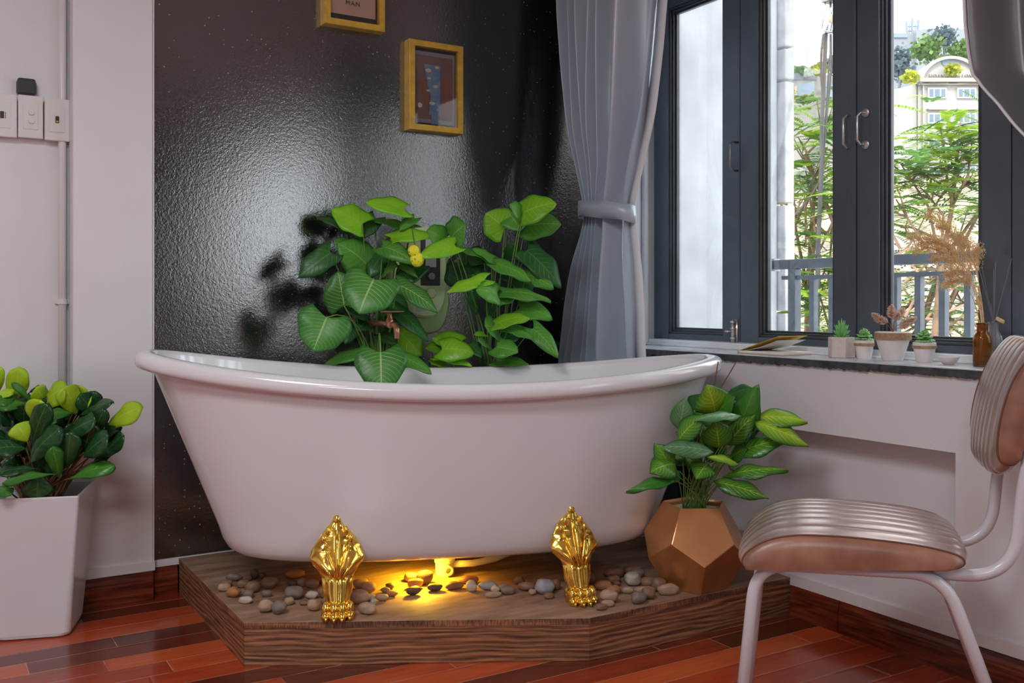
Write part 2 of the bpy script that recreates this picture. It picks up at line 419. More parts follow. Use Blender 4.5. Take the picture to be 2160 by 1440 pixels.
# ------------------------------------------------------------------ pictures on the black wall
M['gold_frame'] = plain('gilded_wood', (.80,.50,.07,1), .38, .25, var=.14, scale=30)
M['paper_beige'] = plain('beige_print', srgb(205,170,150), .6)
M['mat_black'] = plain('black_mount', (.02,.02,.022,1), .5)
M['print_brown'] = plain('brown_print', srgb(132,104,98), .6, var=.15, scale=12)
M['print_blue'] = plain('sky_print', srgb(120,150,180), .6, var=.2, scale=30)
M['print_cream'] = plain('cream_print', srgb(225,205,180), .6)
M['print_grey'] = plain('grey_print', srgb(150,145,158), .6)
M['print_rust'] = plain('rust_print', srgb(165,100,72), .6)
M['print_mauve'] = plain('mauve_print', srgb(130,112,120), .6)
M['ink'] = plain('ink', (.1,.06,.05,1), .6)
M['gold2'] = M['gold_frame']
def picture(x0, z0, x1, z1, label, art):
    y = 3.40; fw = .0235; t = thing('picture_frame', label, 'picture', ((x0+x1)/2, YB, z0), 'gold framed prints on the black wall')
    b = MB()
    o4 = [(x0,z0),(x1,z0),(x1,z1),(x0,z1)]; i4 = [(x0+fw,z0+fw),(x1-fw,z0+fw),(x1-fw,z1-fw),(x0+fw,z1-fw)]
    b.rings([[(x,YB,z) for x,z in o4], [(x,y+.002,z) for x,z in o4], [(x+(.002 if x==x0 else -.002),y,z+(.002 if z==z0 else -.002)) for x,z in o4],
             [(x,y,z) for x,z in i4], [(x,y+.028,z) for x,z in i4]], True)
    b.build('frame', M['gold_frame'], t)
    b = MB(); b.box((x0+fw-.001, y+.026, z0+fw-.001), (x1-fw+.001, YB-.001, z1-fw+.001)); b.build('mount', M['mat_black'], t)
    art(t, y+.026, x0+fw, z0+fw, x1-fw, z1-fw)
    b = MB(); b.box((x0+fw-.001, y+.006, z0+fw-.001), (x1-fw+.001, y+.008, z1-fw+.001)); b.build('glass', M['glass'], t)
    return t
def flat(t, name, poly, y, mat):
    b = MB(); n = len(poly); b.add([(x,y,z) for x,z in poly]+[(x,y+.001,z) for x,z in poly], [tuple(range(n))]+[(k,n+k,n+(k+1)%n,(k+1)%n) for k in range(n)]); return b.build(name, mat, t)
def art2(t, y, x0, z0, x1, z1):
    W, H = x1-x0, z1-z0
    def P(pts): return [(x0+u*W, z0+v*H) for u, v in pts]
    y -= .001
    flat(t, 'print_border', P([(.02,.04),(.98,.04),(.98,.96),(.02,.96)]), y-.0005, M['print_grey'])
    s = flat(t, 'print', P([(.07,.09),(.93,.09),(.93,.91),(.07,.91)]), y-.001, M['print_brown'])
    flat(s, 'blue_shape', P([(.27,.80),(.64,.80),(.63,.15),(.38,.15),(.42,.40),(.34,.55)]), y-.002, M['print_blue'])
    for u, v, w, h in ((.36,.72,.14,.05),(.56,.77,.10,.035),(.38,.62,.09,.03),(.53,.52,.12,.04),(.36,.46,.10,.03),(.45,.3,.14,.04),(.52,.22,.12,.035)):
        flat(s, 'cloud_patch', P([(u+w/2*math.cos(a*.628), v+h/2*math.sin(a*.628)) for a in range(10)]), y-.0028, M['print_cream'])
    flat(s, 'left_shape', P([(.20,.60),(.27,.62),(.31,.44),(.37,.30),(.34,.26),(.24,.36)]), y-.002, M['print_rust'])
    flat(s, 'right_shape', P([(.72,.64),(.83,.65),(.81,.35),(.78,.20),(.72,.22),(.76,.36)]), y-.002, M['print_rust'])
    flat(s, 'ball', P([(.17+.05*math.cos(a*.628), .26+.033*math.sin(a*.628)) for a in range(10)]), y-.002, M['print_cream'])
    flat(s, 'pale_shape', P([(.44,.24),(.55,.25),(.62,.03),(.42,.03)]), y-.0034, M['print_blue'])
def art1(t, y, x0, z0, x1, z1):
    W, H = x1-x0, z1-z0
    def P(pts): return [(x0+u*W, z0+v*H) for u, v in pts]
    y -= .001
    s = flat(t, 'print', P([(.02,.085),(.965,.085),(.965,.97),(.02,.97)]), y-.001, M['paper_beige'])
    flat(s, 'mauve_block', P([(.10,.32),(.52,.32),(.52,.92),(.10,.92)]), y-.002, M['print_mauve'])
    flat(s, 'blue_block', P([(.52,.36),(.88,.36),(.88,.92),(.52,.92)]), y-.002, M['print_blue'])
    flat(s, 'cream_strip', P([(.52,.32),(.88,.32),(.88,.365),(.52,.365)]), y-.0024, M['print_cream'])
    def text(body, u, v, size, nm):
        c = bpy.data.curves.new(nm, 'FONT'); c.body = body; c.size = size; c.align_x = 'CENTER'; c.align_y = 'CENTER'; c.extrude = .0004; c.space_character = 1.25
        o = bpy.data.objects.new(nm, c); COL.objects.link(o); o.parent = s
        dg = bpy.context.evaluated_depsgraph_get(); me = bpy.data.meshes.new_from_object(o.evaluated_get(dg)); COL.objects.unlink(o)
        q = bpy.data.objects.new(nm, me); COL.objects.link(q); q.parent = s; me.materials.append(M['ink'])
        q.location = Vector((x0+u*W, y-.0025, z0+v*H)) - parent_world(s); q.rotation_euler = (math.pi/2, 0, 0)
    text('MAN', .49, .235, .0235, 'title_text')
picture(1.6155, 1.665, 1.853, 2.0158, 'gold frame with a brown print of a tall blue shape, nearer the curtain', art2)
picture(1.272, 2.0236, 1.514, 2.375, 'gold frame cut off by the top of the photo, its beige print reading MAN', art1)

# ------------------------------------------------------------------ switches, conduit on the left
def plate(px0, px1, py0, py1, label, kind):
    y = YL-.03
    a = pty(px0, py1, y); c = pty(px1, py0, y)
    x0, x1, z0, z1 = a.x, c.x, lerp(pty(px0,py1,y).z, pty(px1,py1,y).z, .5), lerp(pty(px0,py0,y).z, c.z, .5)
    t = thing('wall_plate', label, 'switch', ((x0+x1)/2, YL, z0), 'white electrical plates on the left wall')
    b = MB(); b.box((x0+.002, y+.004, z0+.002), (x1-.002, YL, z1-.002)); b.build('back_box', M['switch'], t, bevel=.003)
    b = MB(); b.box((x0, y, z0), (x1, y+.008, z1)); b.build('face_plate', M['switch'], t, bevel=.003)
    W, H = x1-x0, z1-z0
    b = MB(); b.box((x0+.2*W, y-.002, z0+.2*H), (x1-.2*W, y+.002, z1-.2*H)); b.build('insert', M['switch'], t, bevel=.0015)
    cx, cz = (x0+x1)/2, (z0+z1)/2; Mx = Matrix.Rotation(math.radians(90), 3, 'X')
    if kind == 'switch':
        for dz in (.1, -.1):
            b = MB(); b.lathe([(.0095,0),(.0095,.004),(.008,.0055),(.0005,.006)], (cx+.002, y-.001, cz+dz*H), 20, Mx, True, True); b.build('rocker', M['switch'], t, smooth=False)
    else:
        b = MB(); b.box((cx-.0055, y-.0035, cz-.011), (cx+.0055, y, cz+.011)); s = b.build('data_port', M['dark_plastic'], t)
        if kind == 'lan':
            b = MB(); b.box((cx-.003, y-.005, cz-.009), (cx+.003, y-.003, cz-.004)); b.build('port_tab', plain('yellow_tab', (.7,.55,.02,1), .4), s)
        else:
            b = MB(); b.box((cx+.0085, y-.0035, cz-.011), (cx+.0100, y, cz+.009)); b.build('port_slot', M['dark_plastic'], t)
plate(-28, 36, 196, 288, 'white wall plate with a black slot, cut off by the left edge of the photo', 'slot')
plate(38, 91, 201, 291, 'white wall plate with two round rockers, middle of the three plates', 'switch')
plate(94, 147, 208, 297, 'white wall plate with a black and yellow data port, beside the conduit', 'lan')
a = pty(36, 198, YL-.03); c = pty(76, 167, YL-.03)
b = MB(); b.box((a.x+.001, YL-.035, a.z), (c.x-.001, YL, c.z)); t = b.build('sensor_box', M['dark_plastic'], bevel=.007); tag(t, 'small black box on the wall above the white rocker plate', 'sensor')
b = MB(); b.box((a.x-.001, YL-.026, a.z+.006), (c.x+.002, YL-.004, c.z-.010)); b.build('side_rib', M['dark_plastic'], t, bevel=.003)
b.v = [v-0*v for v in b.v]
cx = ony(131, YL-.012)
t = thing('wall_conduit', 'white electrical conduit running down the left wall beside the pillar', 'conduit', (cx, YL-.012, .13))
b = MB(); b.tube([(cx, YL-.014, .128), (cx, YL-.014, HC)], .0125, 16); b.build('pipe', M['switch'], t, smooth=True)
for py in (636,):
    z = pty(131, py, YL-.012).z
    b = MB(); b.box((cx-.022, YL-.008, z-.007), (cx+.022, YL, z+.007)); b.tube([(cx, YL-.014, z-.008), (cx, YL-.014, z+.008)], .0155, 16); b.build('clip', M['switch'], t, smooth=False)
# ------------------------------------------------------------------ platform
PZ = .120
poly = [(.759, 2.6475), (1.5903, 2.186), (XR-.001, 2.174), (XR-.001, YB-.016), (.759, YB-.016)]
t = thing('wooden_platform', 'low dark-stained wooden platform filling the corner under the bathtub', 'platform', (1.5, 2.8, 0))
b = MB(); b.prism(poly, PZ-.018, PZ); b.build('top_board', M['platform_top'], t, bevel=.0015)
def face(nm, i, j, k):
    a, c = Vector(poly[i]), Vector(poly[j]); d = (c-a).normalized(); n = Vector((-d.y, d.x))
    b = MB(); g = .0006
    q = [a+n*.0005+d*g, c+n*.0005-d*g, c+n*.02-d*g, a+n*.02+d*g]
    b.prism([(v.x, v.y) for v in q], 0.0, PZ-.019); b.build(nm, M['platform_front'], t, bevel=.001)
    b = MB(); q = [a-n*.0006+d*g, c-n*.0006-d*g, c+n*.002-d*g, a+n*.002+d*g]; b.prism([(v.x, v.y) for v in q], PZ-.018, PZ-.0012); b.build('edge_strip', M['end_grain'], t)
face('front_board', 0, 1, 0); face('side_board', 1, 2, 0); face('left_board', 4, 0, 0)
# sawn end grain edge of the top board, lighter dashes
# ------------------------------------------------------------------ bathtub (local axes: s along, q across towards the wall)
TL0, TD0 = -.158, 3.075
ang = math.radians(11.2)
def T(s, q, z): return C(TL0+s*math.cos(ang)-q*math.sin(ang), TD0+s*math.sin(ang)+q*math.cos(ang), z)
def rimz(s): return .765+(.088*(abs(s)/.98)**2.0 if s < 0 else .056*(s/.86)**2.0)
NS = 96
def outline(aL, aR, bb, e=2.25):
    R = []
    for k in range(NS):
        th = 2*math.pi*k/NS; c, s_ = math.cos(th), math.sin(th)
        ee = e-.22 if c > 0 else e; x = math.copysign(abs(c)**(2/ee), c); y = math.copysign(abs(s_)**(2/ee), s_)
        R.append(((aR if x > 0 else aL)*x, bb*y))
    return R
ZB = .236
def ring(aL, aR, bb, tt, dz, e=2.25):
    # tt: 0 bottom .. 1 rim ; dz is added on top
    out = []
    for s, q in outline(aL, aR, bb, e):
        so = s*(.98/aL if s < 0 else .86/aR)
        out.append(T(s, q, ZB+(rimz(so)-ZB)*tt+dz))
    return out
tub = thing('bathtub', 'white freestanding slipper bathtub with gold claw feet on the platform', 'bathtub', T(0, 0, PZ))
b = MB()
outer = [(.30,.26,.09,0,.0),(.55,.49,.17,0,.0),(.645,.560,.205,0,.004),(.69,.598,.226,0,.016),(.716,.621,.238,0,.034),(.732,.636,.247,0,.062),(.744,.646,.253,.16,.0)]
for i in range(1, 9):
    u = i/8; outer.append((lerp(.744,.938,u), lerp(.646,.826,u), lerp(.253,.338,u**.9), lerp(.16,.945,u), 0))
b.rings([ring(*r, e=lerp(2.7,2.25,i/14)) for i, r in enumerate(outer)], True, True)
b.build('tub_body', M['enamel'], tub, smooth=True)
b = MB()
def lip(da, dz): return ring(.938+da, .822+da, .335+da*.85, 1, dz)
roll = [(-.004,-.050),(.022,-.049),(.036,-.044),(.042,-.034),(.0425,-.020),(.038,-.008),(.028,-.001),(.014,.002),(.000,.001),(-.012,-.003),(-.018,-.012)]
b.rings([lip(a, z) for a, z in roll], True); b.build('rolled_rim', M['enamel'], tub, smooth=True)
b = MB(); inner = [lip(-.018,-.012), lip(-.022,-.03)]
for i in range(1, 9):
    u = i/8; aL, aR, bb = lerp(.916,.70,u**1.1), lerp(.80,.60,u**1.1), lerp(.318,.235,u)
    inner.append(ring(aL, aR, bb, lerp(.93,.15,u), 0))
inner += [ring(.64,.57,.20,.09,.0), ring(.5,.44,.15,.075,0), ring(.2,.18,.06,.072,0)]
b.rings(inner, True, False, True); b.build('basin', M['enamel_in'], tub, smooth=True)

# claw foot: X across, Y towards the viewer (out from the tub), Z up, foot base at z=0, height .295
def claw_foot(name):
    b = MB()
    Wt = [(0,.040),(.03,.041),(.05,.037),(.075,.0435),(.10,.045),(.118,.047),(.128,.052),(.140,.062),(.155,.074),(.170,.079),(.185,.077),(.2,.070),(.215,.060),(.232,.047),(.245,.037),(.255,.028),(.265,.022),(.275,.018),(.285,.013),(.295,.004)]
    Ft = [(0,.052),(.04,.040),(.08,.030),(.115,.026),(.15,.026),(.2,.024),(.25,.021),(.285,.016),(.295,.008)]
    Bt = [(0,.0),(.1,-.006),(.14,-.016),(.2,-.040),(.25,-.056),(.295,-.068)]     # back surface, leaning with the tub side
    rows = []; NZ = 78; NU = 44
    for i in range(NZ+1):
        z = .295*i/NZ; W = smooth(Wt, z); D = smooth(Ft, z); B = interp(Bt, z); row = []
        for k in range(NU):
            th = 2*math.pi*k/NU; u = math.cos(th); v = math.sin(th)
            x = W*u; fx = x
            if v >= 0:
                prof = math.sqrt(max(0, 1-u*u))
                spread = 1 if z < .12 else lerp(1, .62, min(1, (z-.12)/.04))
                y = B + (D-0)*(.35*prof+.65*prof**(1.7))*(1 if z<.12 else 1.0)
                if z > .112:
                    phi = math.atan2(x, z-.095)
                    rid = abs(math.cos(phi*5.2)); amp = .0085*min(1, (z-.112)/.03)*(1-.5*abs(u)**3)
                    y += amp*(rid**.6-.6)
                    if abs(u) > .8: y += .006*math.sin(z*160)*(abs(u)-.8)*3
                    if .19 < z < .27:
                        y += .006*math.exp(-((abs(u)-.62)/.16)**2)*abs(math.sin((z-.19)*110))
                else:
                    y += .0095*(abs(math.cos(u*6.0))**.7-.5)*min(1, max(0, (z-.035)/.02))
            else: y = B - .006*abs(v) if z > .12 else B-.020*abs(v)*1.2
            row.append((fx, y, z))
        rows.append(row)
    b.rings(rows, True, True, True)
    # crest, scrolls
    b.ball((0, -.050, .274), (.013, .012, .020), 14, 10)
    for s in (-1, 1):
        b.ball((.026*s, -.036, .243), (.0085, .010, .018), 12, 8); b.ball((.040*s, -.036, .220), (.009, .010, .016), 12, 8)
        b.tube([(.004*s, .022, .118), (.014*s, .012, .150), (.028*s, -.006, .185), (.036*s, -.020, .215)], [.006, .006, .0055, .003], 8)
        b.tube([(.016*s, .018, .118), (.032*s, .006, .142), (.052*s, -.012, .160), (.070*s, -.026, .172)], [.006, .006, .005, .003], 8)
    b.tube([(0, .020, .118), (0, .010, .16), (0, -.010, .21), (0, -.030, .25)], [.007, .0075, .008, .007], 8)
    # toes with knuckles and claws
    for x, yy in ((-.031,.034),(-.0105,.046),(.0105,.046),(.031,.034)):
        b.ball((x*1.08, yy-.004, .030), (.0145, .020, .024), 16, 12)
        b.ball((x*1.12, yy+.008, .013), (.0140, .018, .0150), 16, 12)
        b.tube([(x*1.08, yy+.018, .014), (x*1.1, yy+.026, .008), (x*1.1, yy+.028, .002)], [.0055, .0045, .002], 8)
    b.ball((0, .014, .022), (.047, .042, .028), 20, 12)
    return b
def place(b, Mx, loc):
    b.v = [Mx @ v + loc for v in b.v]; return b
for s, q, turn, nm in ((-.395, -.290, 0, 0), (.300, -.290, 10, 0), (-.395, .290, 180, 0), (.300, .290, 180, 0)):
    base = T(s, q, PZ); out = (T(s, q-1, 0)-T(s, q, 0))
    a = math.atan2(out.y, out.x)-math.pi/2 + math.radians(turn)
    f = claw_foot('claw_foot'); f.v = [Vector((v.x*.95, v.y*.95, v.z*.93)) for v in f.v]; place(f, Matrix.Rotation(a, 3, 'Z'), base); f.build('claw_foot', M['gold'], tub, smooth=True)
# waste under the tub
c = pt(938, 1190, 3.12); c.z = PZ
t = thing('drain_trap', 'cream plastic drain trap under the middle of the bathtub', 'drain', c)
b = MB(); b.lathe([(.028,0),(.030,.004),(.030,.040),(.033,.042),(.033,.052),(.026,.056),(.024,.090),(.024,.1155)], c, 24); 
side = (-Fw*.9+Rt*.35).normalized()
Mx = side.to_track_quat('Z', 'Y').to_matrix()
b.lathe([(.011,0),(.011,.034),(.015,.035),(.015,.042),(.009,.042),(.009,.03)], c+Vector((0,0,.022)), 18, Mx, True, False)
b.build('trap_body', M['pvc'], t, smooth=False)
b = MB(); P0 = c+Vector((0,0,.034))
b.tube([P0+Rt*.02, P0+Rt*.09+Fw*.01, P0+Rt*.16+Fw*.05+Vector((0,0,.004)), P0+Rt*.22+Fw*.12+Vector((0,0,.012)), P0+Rt*.24+Fw*.25+Vector((0,0,.004))], .011, 12); b.build('waste_hose', M['pvc'], t, smooth=True)
# amber lamp below the tub
lc = T(-.13, -.02, .229)
t = thing('under_tub_lamp', 'small amber lamp fixed under the bathtub, lighting the boards gold', 'lamp', lc)
mm = NT('amber_lamp'); mm.set(Emission_Color=(1,.62,.05,1), Emission_Strength=8.0); 
b = MB(); b.lathe([(.030,0),(.030,.010)], lc, 20, None, True, True); b.build('lamp_housing', M['pvc'], t)
b = MB(); b.lathe([(.024,-.002),(.024,.0)], lc, 20, None, True, True); b.build('lamp_lens', mm.m, t)
lo = light('amber_under_tub', 'SPOT', lc-Vector((0,0,.02)), 11.0, (1, .60, .02), .02); lo.data.spot_size = 2.75; lo.data.spot_blend = .7; lo.parent = t; lo.location = (0,0,-.02)
# pale pipe running behind the tub on the right
b = MB(); a = pt(1335, 1125, 3.62); b.tube([a-Rt*.12, a, a+Rt*.12], .012, 12); o = b.build('water_pipe', M['pvc'], smooth=True, origin=a); 
tag(o, 'cream pipe running behind the right end of the bathtub', 'pipe')

# ------------------------------------------------------------------ river pebbles
PB = []
zl = [(265,645,125,60,'g'),(205,690,90,52,'b'),(190,722,95,60,'t'),(262,760,110,80,'o'),(335,695,90,60,'b'),(365,650,65,45,'b'),(425,622,60,80,'k'),(475,632,52,50,'k'),(405,722,115,90,'b'),(530,692,130,90,'b'),(375,772,80,65,'g'),(355,818,100,55,'w'),(512,768,80,55,'g'),(505,868,110,95,'t'),(608,880,115,100,'g'),(602,838,62,44,'g'),
 (722,768,135,100,'g'),(682,826,75,60,'t'),(730,620,140,68,'o'),(708,688,80,45,'k'),(782,685,72,68,'b'),(860,695,105,75,'b'),(855,780,95,60,'w'),(872,860,95,90,'t'),(805,835,85,36,'b'),(948,762,92,90,'b'),(955,832,62,70,'b'),(945,680,62,42,'k'),
 (1228,700,112,85,'t'),(1288,725,110,82,'t'),(1220,800,140,110,'t'),(1298,795,76,50,'w'),(1322,836,40,50,'l'),(1275,885,140,85,'t'),(1390,797,100,55,'t'),(1465,768,84,46,'o'),(1415,740,72,44,'g'),(1447,710,65,46,'k'),
 (1608,645,104,70,'g'),(1712,652,122,104,'k'),(1640,695,120,76,'o'),(1628,748,112,70,'k'),(1790,722,112,58,'k')]
zr = [(345,683,135,60,'b'),(450,642,144,62,'r'),(468,692,80,85,'w'),(590,685,135,65,'l'),(645,712,66,52,'w'),(705,700,78,55,'g'),(735,722,104,62,'g'),(628,752,120,45,'t'),(818,648,80,60,'b'),(875,692,125,65,'b'),(918,730,52,45,'t'),(1003,700,140,110,'l'),(1092,682,62,80,'r'),(1037,757,76,46,'b'),(1345,630,80,92,'r'),(1438,684,122,66,'o'),(1510,720,102,74,'o'),(1435,772,130,96,'t'),(1322,806,96,50,'t'),(1285,830,90,48,'b'),(1515,592,145,80,'r'),(1515,640,100,60,'b'),(1537,667,56,40,'r'),(1657,572,140,70,'b'),(1690,602,100,70,'g'),(1705,652,116,100,'w'),(1612,718,92,52,'t'),(1738,713,150,48,'t'),(1768,748,96,88,'b'),(1695,780,108,92,'g'),(1870,662,132,76,'b'),(1945,702,160,80,'t'),(2035,657,106,100,'b')]
for zx, zy, ww, hh, k in zl: PB.append([420+zx/3.6, 1040+zy/3.6, ww/3.6, hh/3.6, k])
for zx, zy, ww, hh, k in zr: PB.append([860+zx/3.484, 1040+zy/3.484, ww/3.484, hh/3.484, k])
pcol = {'g': (srgb(128,114,106), 'grey-brown'), 'b': (srgb(138,104,84), 'brown'), 't': (srgb(178,148,122), 'tan'), 'o': (srgb(176,124,80), 'orange-tan'), 'k': (srgb(96,76,68), 'dark brown'), 'w': (srgb(190,178,168), 'pale'), 'l': (srgb(158,160,168), 'blue-grey'), 'r': (srgb(132,88,70), 'red-brown')}
PM = {}
for k, (c_, nm) in pcol.items():
    m = NT('pebble_'+k); v = m.coord(); c2 = tuple(min(1, x*1.3) for x in c_[:3])+(1,); c1 = tuple(x*.75 for x in c_[:3])+(1,)
    f = m.math('ADD', m.math('MULTIPLY', m.noise(v, 35, 4), .6), m.math('MULTIPLY', m.noise(m.scaled(v, (1,1,5)), 22, 3), .4))
    m.set(Base_Color=m.ramp(f, [(.35, c1), (.5, c_), (.68, c2)]), Roughness=.55); m.bump(m.noise(v, 160, 2), .15, .001); PM[k] = m.m
random.seed(11)
items = []
for px, py, ww, hh, k in PB:
    pyc = py+hh*.34; d = FX*(CZ-PZ)/(pyc-HZ); sc = d/FX
    a = ww*sc/2*1.08; c_ = hh*sc/2*1.0; bb = min(a, c_*1.25)*random.uniform(.9, 1.05); bb = max(bb, .010)
    items.append([(px-1080)*sc, d, a, bb, c_, k, px, 0.0])
# keep stones from standing inside each other or in the brass feet: settle them apart on the boards
feet = [((T(s,q,0).dot(Rt)), T(s,q,0).dot(Fw)) for s,q in ((-.395,-.290),(.300,-.290))]
feet = [(x+.006, d-.035, .062) for x, d in feet]+[(.563, 3.02, .118)]
trapc = (c.dot(Rt), c.dot(Fw)) if False else None
for it in range(220):
    for i in range(len(items)):
        for j in range(i+1, len(items)):
            A, B = items[i], items[j]; dx = B[0]-A[0]; dy = B[1]-A[1]
            rx = (A[2]+B[2])*.93; ry = (A[3]+B[3])*1.0
            q = math.hypot(dx/rx, dy/ry)
            if q < 1:
                push = (1-q)*.5
                ux, uy = (dx/rx)/(q+1e-6), (dy/ry)/(q+1e-6)
                mx, my = ux*rx*push*.35, (uy if abs(uy) > .25 else math.copysign(.25, uy))*ry*push
                A[0] -= mx*.5; B[0] += mx*.5; A[1] -= my*.5; B[1] += my*.5
        A = items[i]
        for fx, fd, fr in feet:
            dx, dy = A[0]-fx, A[1]-fd; q = math.hypot(dx/(fr+A[2]*.9), dy/(fr+A[3]*.9))
            if q < 1: s_ = 1 if dx > 0 else -1; A[0] += s_*(1-q)*.03; A[1] += (1 if dy>0 else -1)*(1-q)*.008
items.sort(key=lambda a: a[0])
zones = [(690, 'left of the left claw foot'), (860, 'just right of the left claw foot'), (960, 'just left of the drain trap'), (1195, 'between the drain trap and the right claw foot'), (1400, 'right of the right claw foot'), (9999, 'in front of the copper pot')]
cnt = {}; lab = []
for itx in items:
    px = itx[6]; z = next(i for i, (lim, _) in enumerate(zones) if px < lim); cnt.setdefault((z, itx[5]), []).append(itx)
ordw = ['first', 'second', 'third', 'fourth', 'fifth', 'sixth', 'seventh', 'eighth', 'ninth', 'tenth', 'eleventh', 'twelfth', 'thirteenth']
for (z, k), L in cnt.items():
    for i, itx in enumerate(sorted(L, key=lambda a: a[6])):
        sz = itx[2]
        nm = pcol[k][1]
        if len(L) == 1: s_ = 'the only %s pebble %s' % (nm, zones[z][1])
        else: s_ = '%s pebble %s, %s such from the left' % (nm, zones[z][1], ordw[i])
        itx.append(s_)
for lat, d, a, bb, cc, k, px, _, s_ in items:
    b = MB(); sd = random.random()*50; rot = random.uniform(-.35, .35); Mz = Matrix.Rotation(rot, 3, 'Z')
    b.ball((0,0,0), 1, 20, 12)
    vs = []
    for v in b.v:
        e = Vector((math.copysign(abs(v.x)**.92, v.x), math.copysign(abs(v.y)**.92, v.y), math.copysign(abs(v.z)**.9, v.z)))
        n = mn.noise(v*1.1+Vector((sd,sd*.3,0)))*.20
        e = e*(1+n); vs.append(e)
    mx = [max(abs(v[i]) for v in vs) for i in range(3)]; zmin = min(v.z for v in vs)/mx[2]*cc
    ctr = C(lat, d, PZ - zmin)
    vs = [Rt*(v.x/mx[0]*a) + Fw*(v.y/mx[1]*bb) + Vector((0,0,v.z/mx[2]*cc)) for v in vs]
    b.v = [Mz @ v + ctr for v in vs]
    o = b.build('pebble', PM[k], smooth=True, origin=C(lat, d, PZ)); tag(o, s_, 'pebble', 'river pebbles scattered on the platform')

# ------------------------------------------------------------------ green water heater on the black wall
M['green_shell'] = plain('pale_green_plastic', (.58,.82,.36,1), .28, var=.03, Coat_Weight=.4)
M['green_shell2'] = plain('light_green_plastic', (.68,.86,.46,1), .28, var=.03, Coat_Weight=.4)
M['grey_label'] = plain('silver_label', (.55,.58,.52,1), .35, .3)
y = YB-.11
x0, x1 = ony(838, y), ony(952, y); z1 = pty(895, 476, y).z; z0 = pty(905, 706, y).z
xc, zc = (x0+x1)/2, (z0+z1)/2; HW, HH = (x1-x0)/2, (z1-z0)/2
t = thing('water_heater', 'pale green water heater with a dark panel, on the black wall behind the leaves', 'heater', (xc, YB, z0))
def oval(sx, sz, y, e=3.2, cz=0):
    out = []
    for k in range(48):
        th = 2*math.pi*k/48; c, s_ = math.cos(th), math.sin(th)
        out.append((xc+sx*math.copysign(abs(c)**(2/e), c), y, zc+cz+sz*math.copysign(abs(s_)**(2/e), s_)))
    return out
b = MB(); b.rings([oval(HW,HH,YB-.0005), oval(HW,HH,y+.03), oval(HW*.97,HH*.985,y+.010), oval(HW*.88,HH*.94,y)], True, True, True); b.build('back_shell', M['green_shell'], t, smooth=True)
b = MB(); b.rings([oval(HW*.80,HH*.84,y+.001,3,.03), oval(HW*.78,HH*.83,y-.010,3,.03), oval(HW*.70,HH*.79,y-.016,3,.03)], True, False, True); b.build('front_cover', M['green_shell2'], t, smooth=False)
b = MB(); 
px0, px1 = xc-HW*.22, xc+HW*.50; b.box((px0, y-.019, zc-.02), (px1, y-.014, z1-.03)); p_ = b.build('control_panel', M['dark_plastic'], t, bevel=.006)
b = MB(); b.box((px0+.018, y-.021, zc+.05), (px1-.018, y-.018, z1-.045)); b.build('display', M['grey_label'], p_, bevel=.003)
kx = (px0+px1)/2; Mx = Matrix.Rotation(math.radians(90), 3, 'X')
b = MB(); b.lathe([(.014,0),(.014,.010),(.012,.012),(.0005,.012)], (kx, y-.019, zc+.015), 24, Mx, True, True); b.box((kx-.002, y-.034, zc+.004), (kx+.002, y-.030, zc+.026)); b.build('knob', M['steel'], p_)
b = MB(); b.lathe([(.021,0),(.021,.005),(.018,.008),(.010,.009),(.0005,.009)], (kx+.002, y-.015, zc-.048), 28, Mx, True, True); b.build('button', M['green_shell2'], t, smooth=True)
b = MB(); b.box((xc-.045, y-.0180, zc-.118), (xc+.0, y-.0150, zc-.103)); b.build('maker_plate', M['grey_label'], t, bevel=.002)
b = MB(); b.lathe([(.007,0),(.007,.003),(.0005,.003)], (xc+HW*.72, y+.014, z0+.045), 16, Mx, True, True); b.build('indicator', M['steel_dark'], t)
# yellow spotted ornament at its side
m = NT('yellow_spotted'); v = m.coord(); vo = m.node('ShaderNodeTexVoronoi', inp={'Vector': v, 'Scale': 95.0})
m.set(Base_Color=m.mix(m.math('LESS_THAN', vo.outputs[0], .26), (.95,.88,.02,1), (.45,.28,.02,1)), Roughness=.5)
p = pt(876, 540, 3.36); 
t = thing('yellow_ornament', 'small bright yellow spotted ornament hanging by the water heater', 'ornament', p)
b = MB(); b.ball(p+Vector((-.006,0,.018)), (.021,.014,.021), 18, 12); b.ball(p+Vector((.007,0,-.012)), (.026,.017,.026), 18, 12); b.build('ornament_body', m.m, t, smooth=True)
b = MB(); b.tube([p+Vector((0,0,.03)), Vector((p.x+.01, p.y+.05, p.z+.10))], .0012, 6); b.build('string', M['dark_plastic'], t)
# copper tap
M['copper'] = plain('aged_copper', (.72,.36,.24,1), .34, .85, var=.15, scale=40)
p = pt(822, 690, 3.35)
t = thing('copper_tap', 'small copper tap with a lever on the wall above the bathtub', 'tap', p)
b = MB(); q = p+Vector((0,0,.012)); b.tube([Vector((q.x-.012, YB, q.z)), q+Vector((-.01,.02,0)), q], .0105, 14)
b.lathe([(.024,0),(.024,.005),(.016,.010)], Vector((q.x-.012, YB-.0005, q.z)), 22, Matrix.Rotation(math.radians(90), 3, 'X'))
b.lathe([(.012,-.014),(.014,-.006),(.014,.012),(.011,.016),(.008,.026),(.008,.038)], q, 16, None, True, True)
b.tube([q, q+Vector((.010,-.022,-.004)), q+Vector((.012,-.032,-.020)), q+Vector((.013,-.033,-.050))], [.010,.0105,.011,.0115], 14)
b.build('tap_body', M['copper'], t, smooth=True)
b = MB(); z = q.z+.040; b.box((q.x-.036, q.y-.007, z), (q.x+.052, q.y+.007, z+.004)); b.build('lever', M['copper'], t, bevel=.0015)
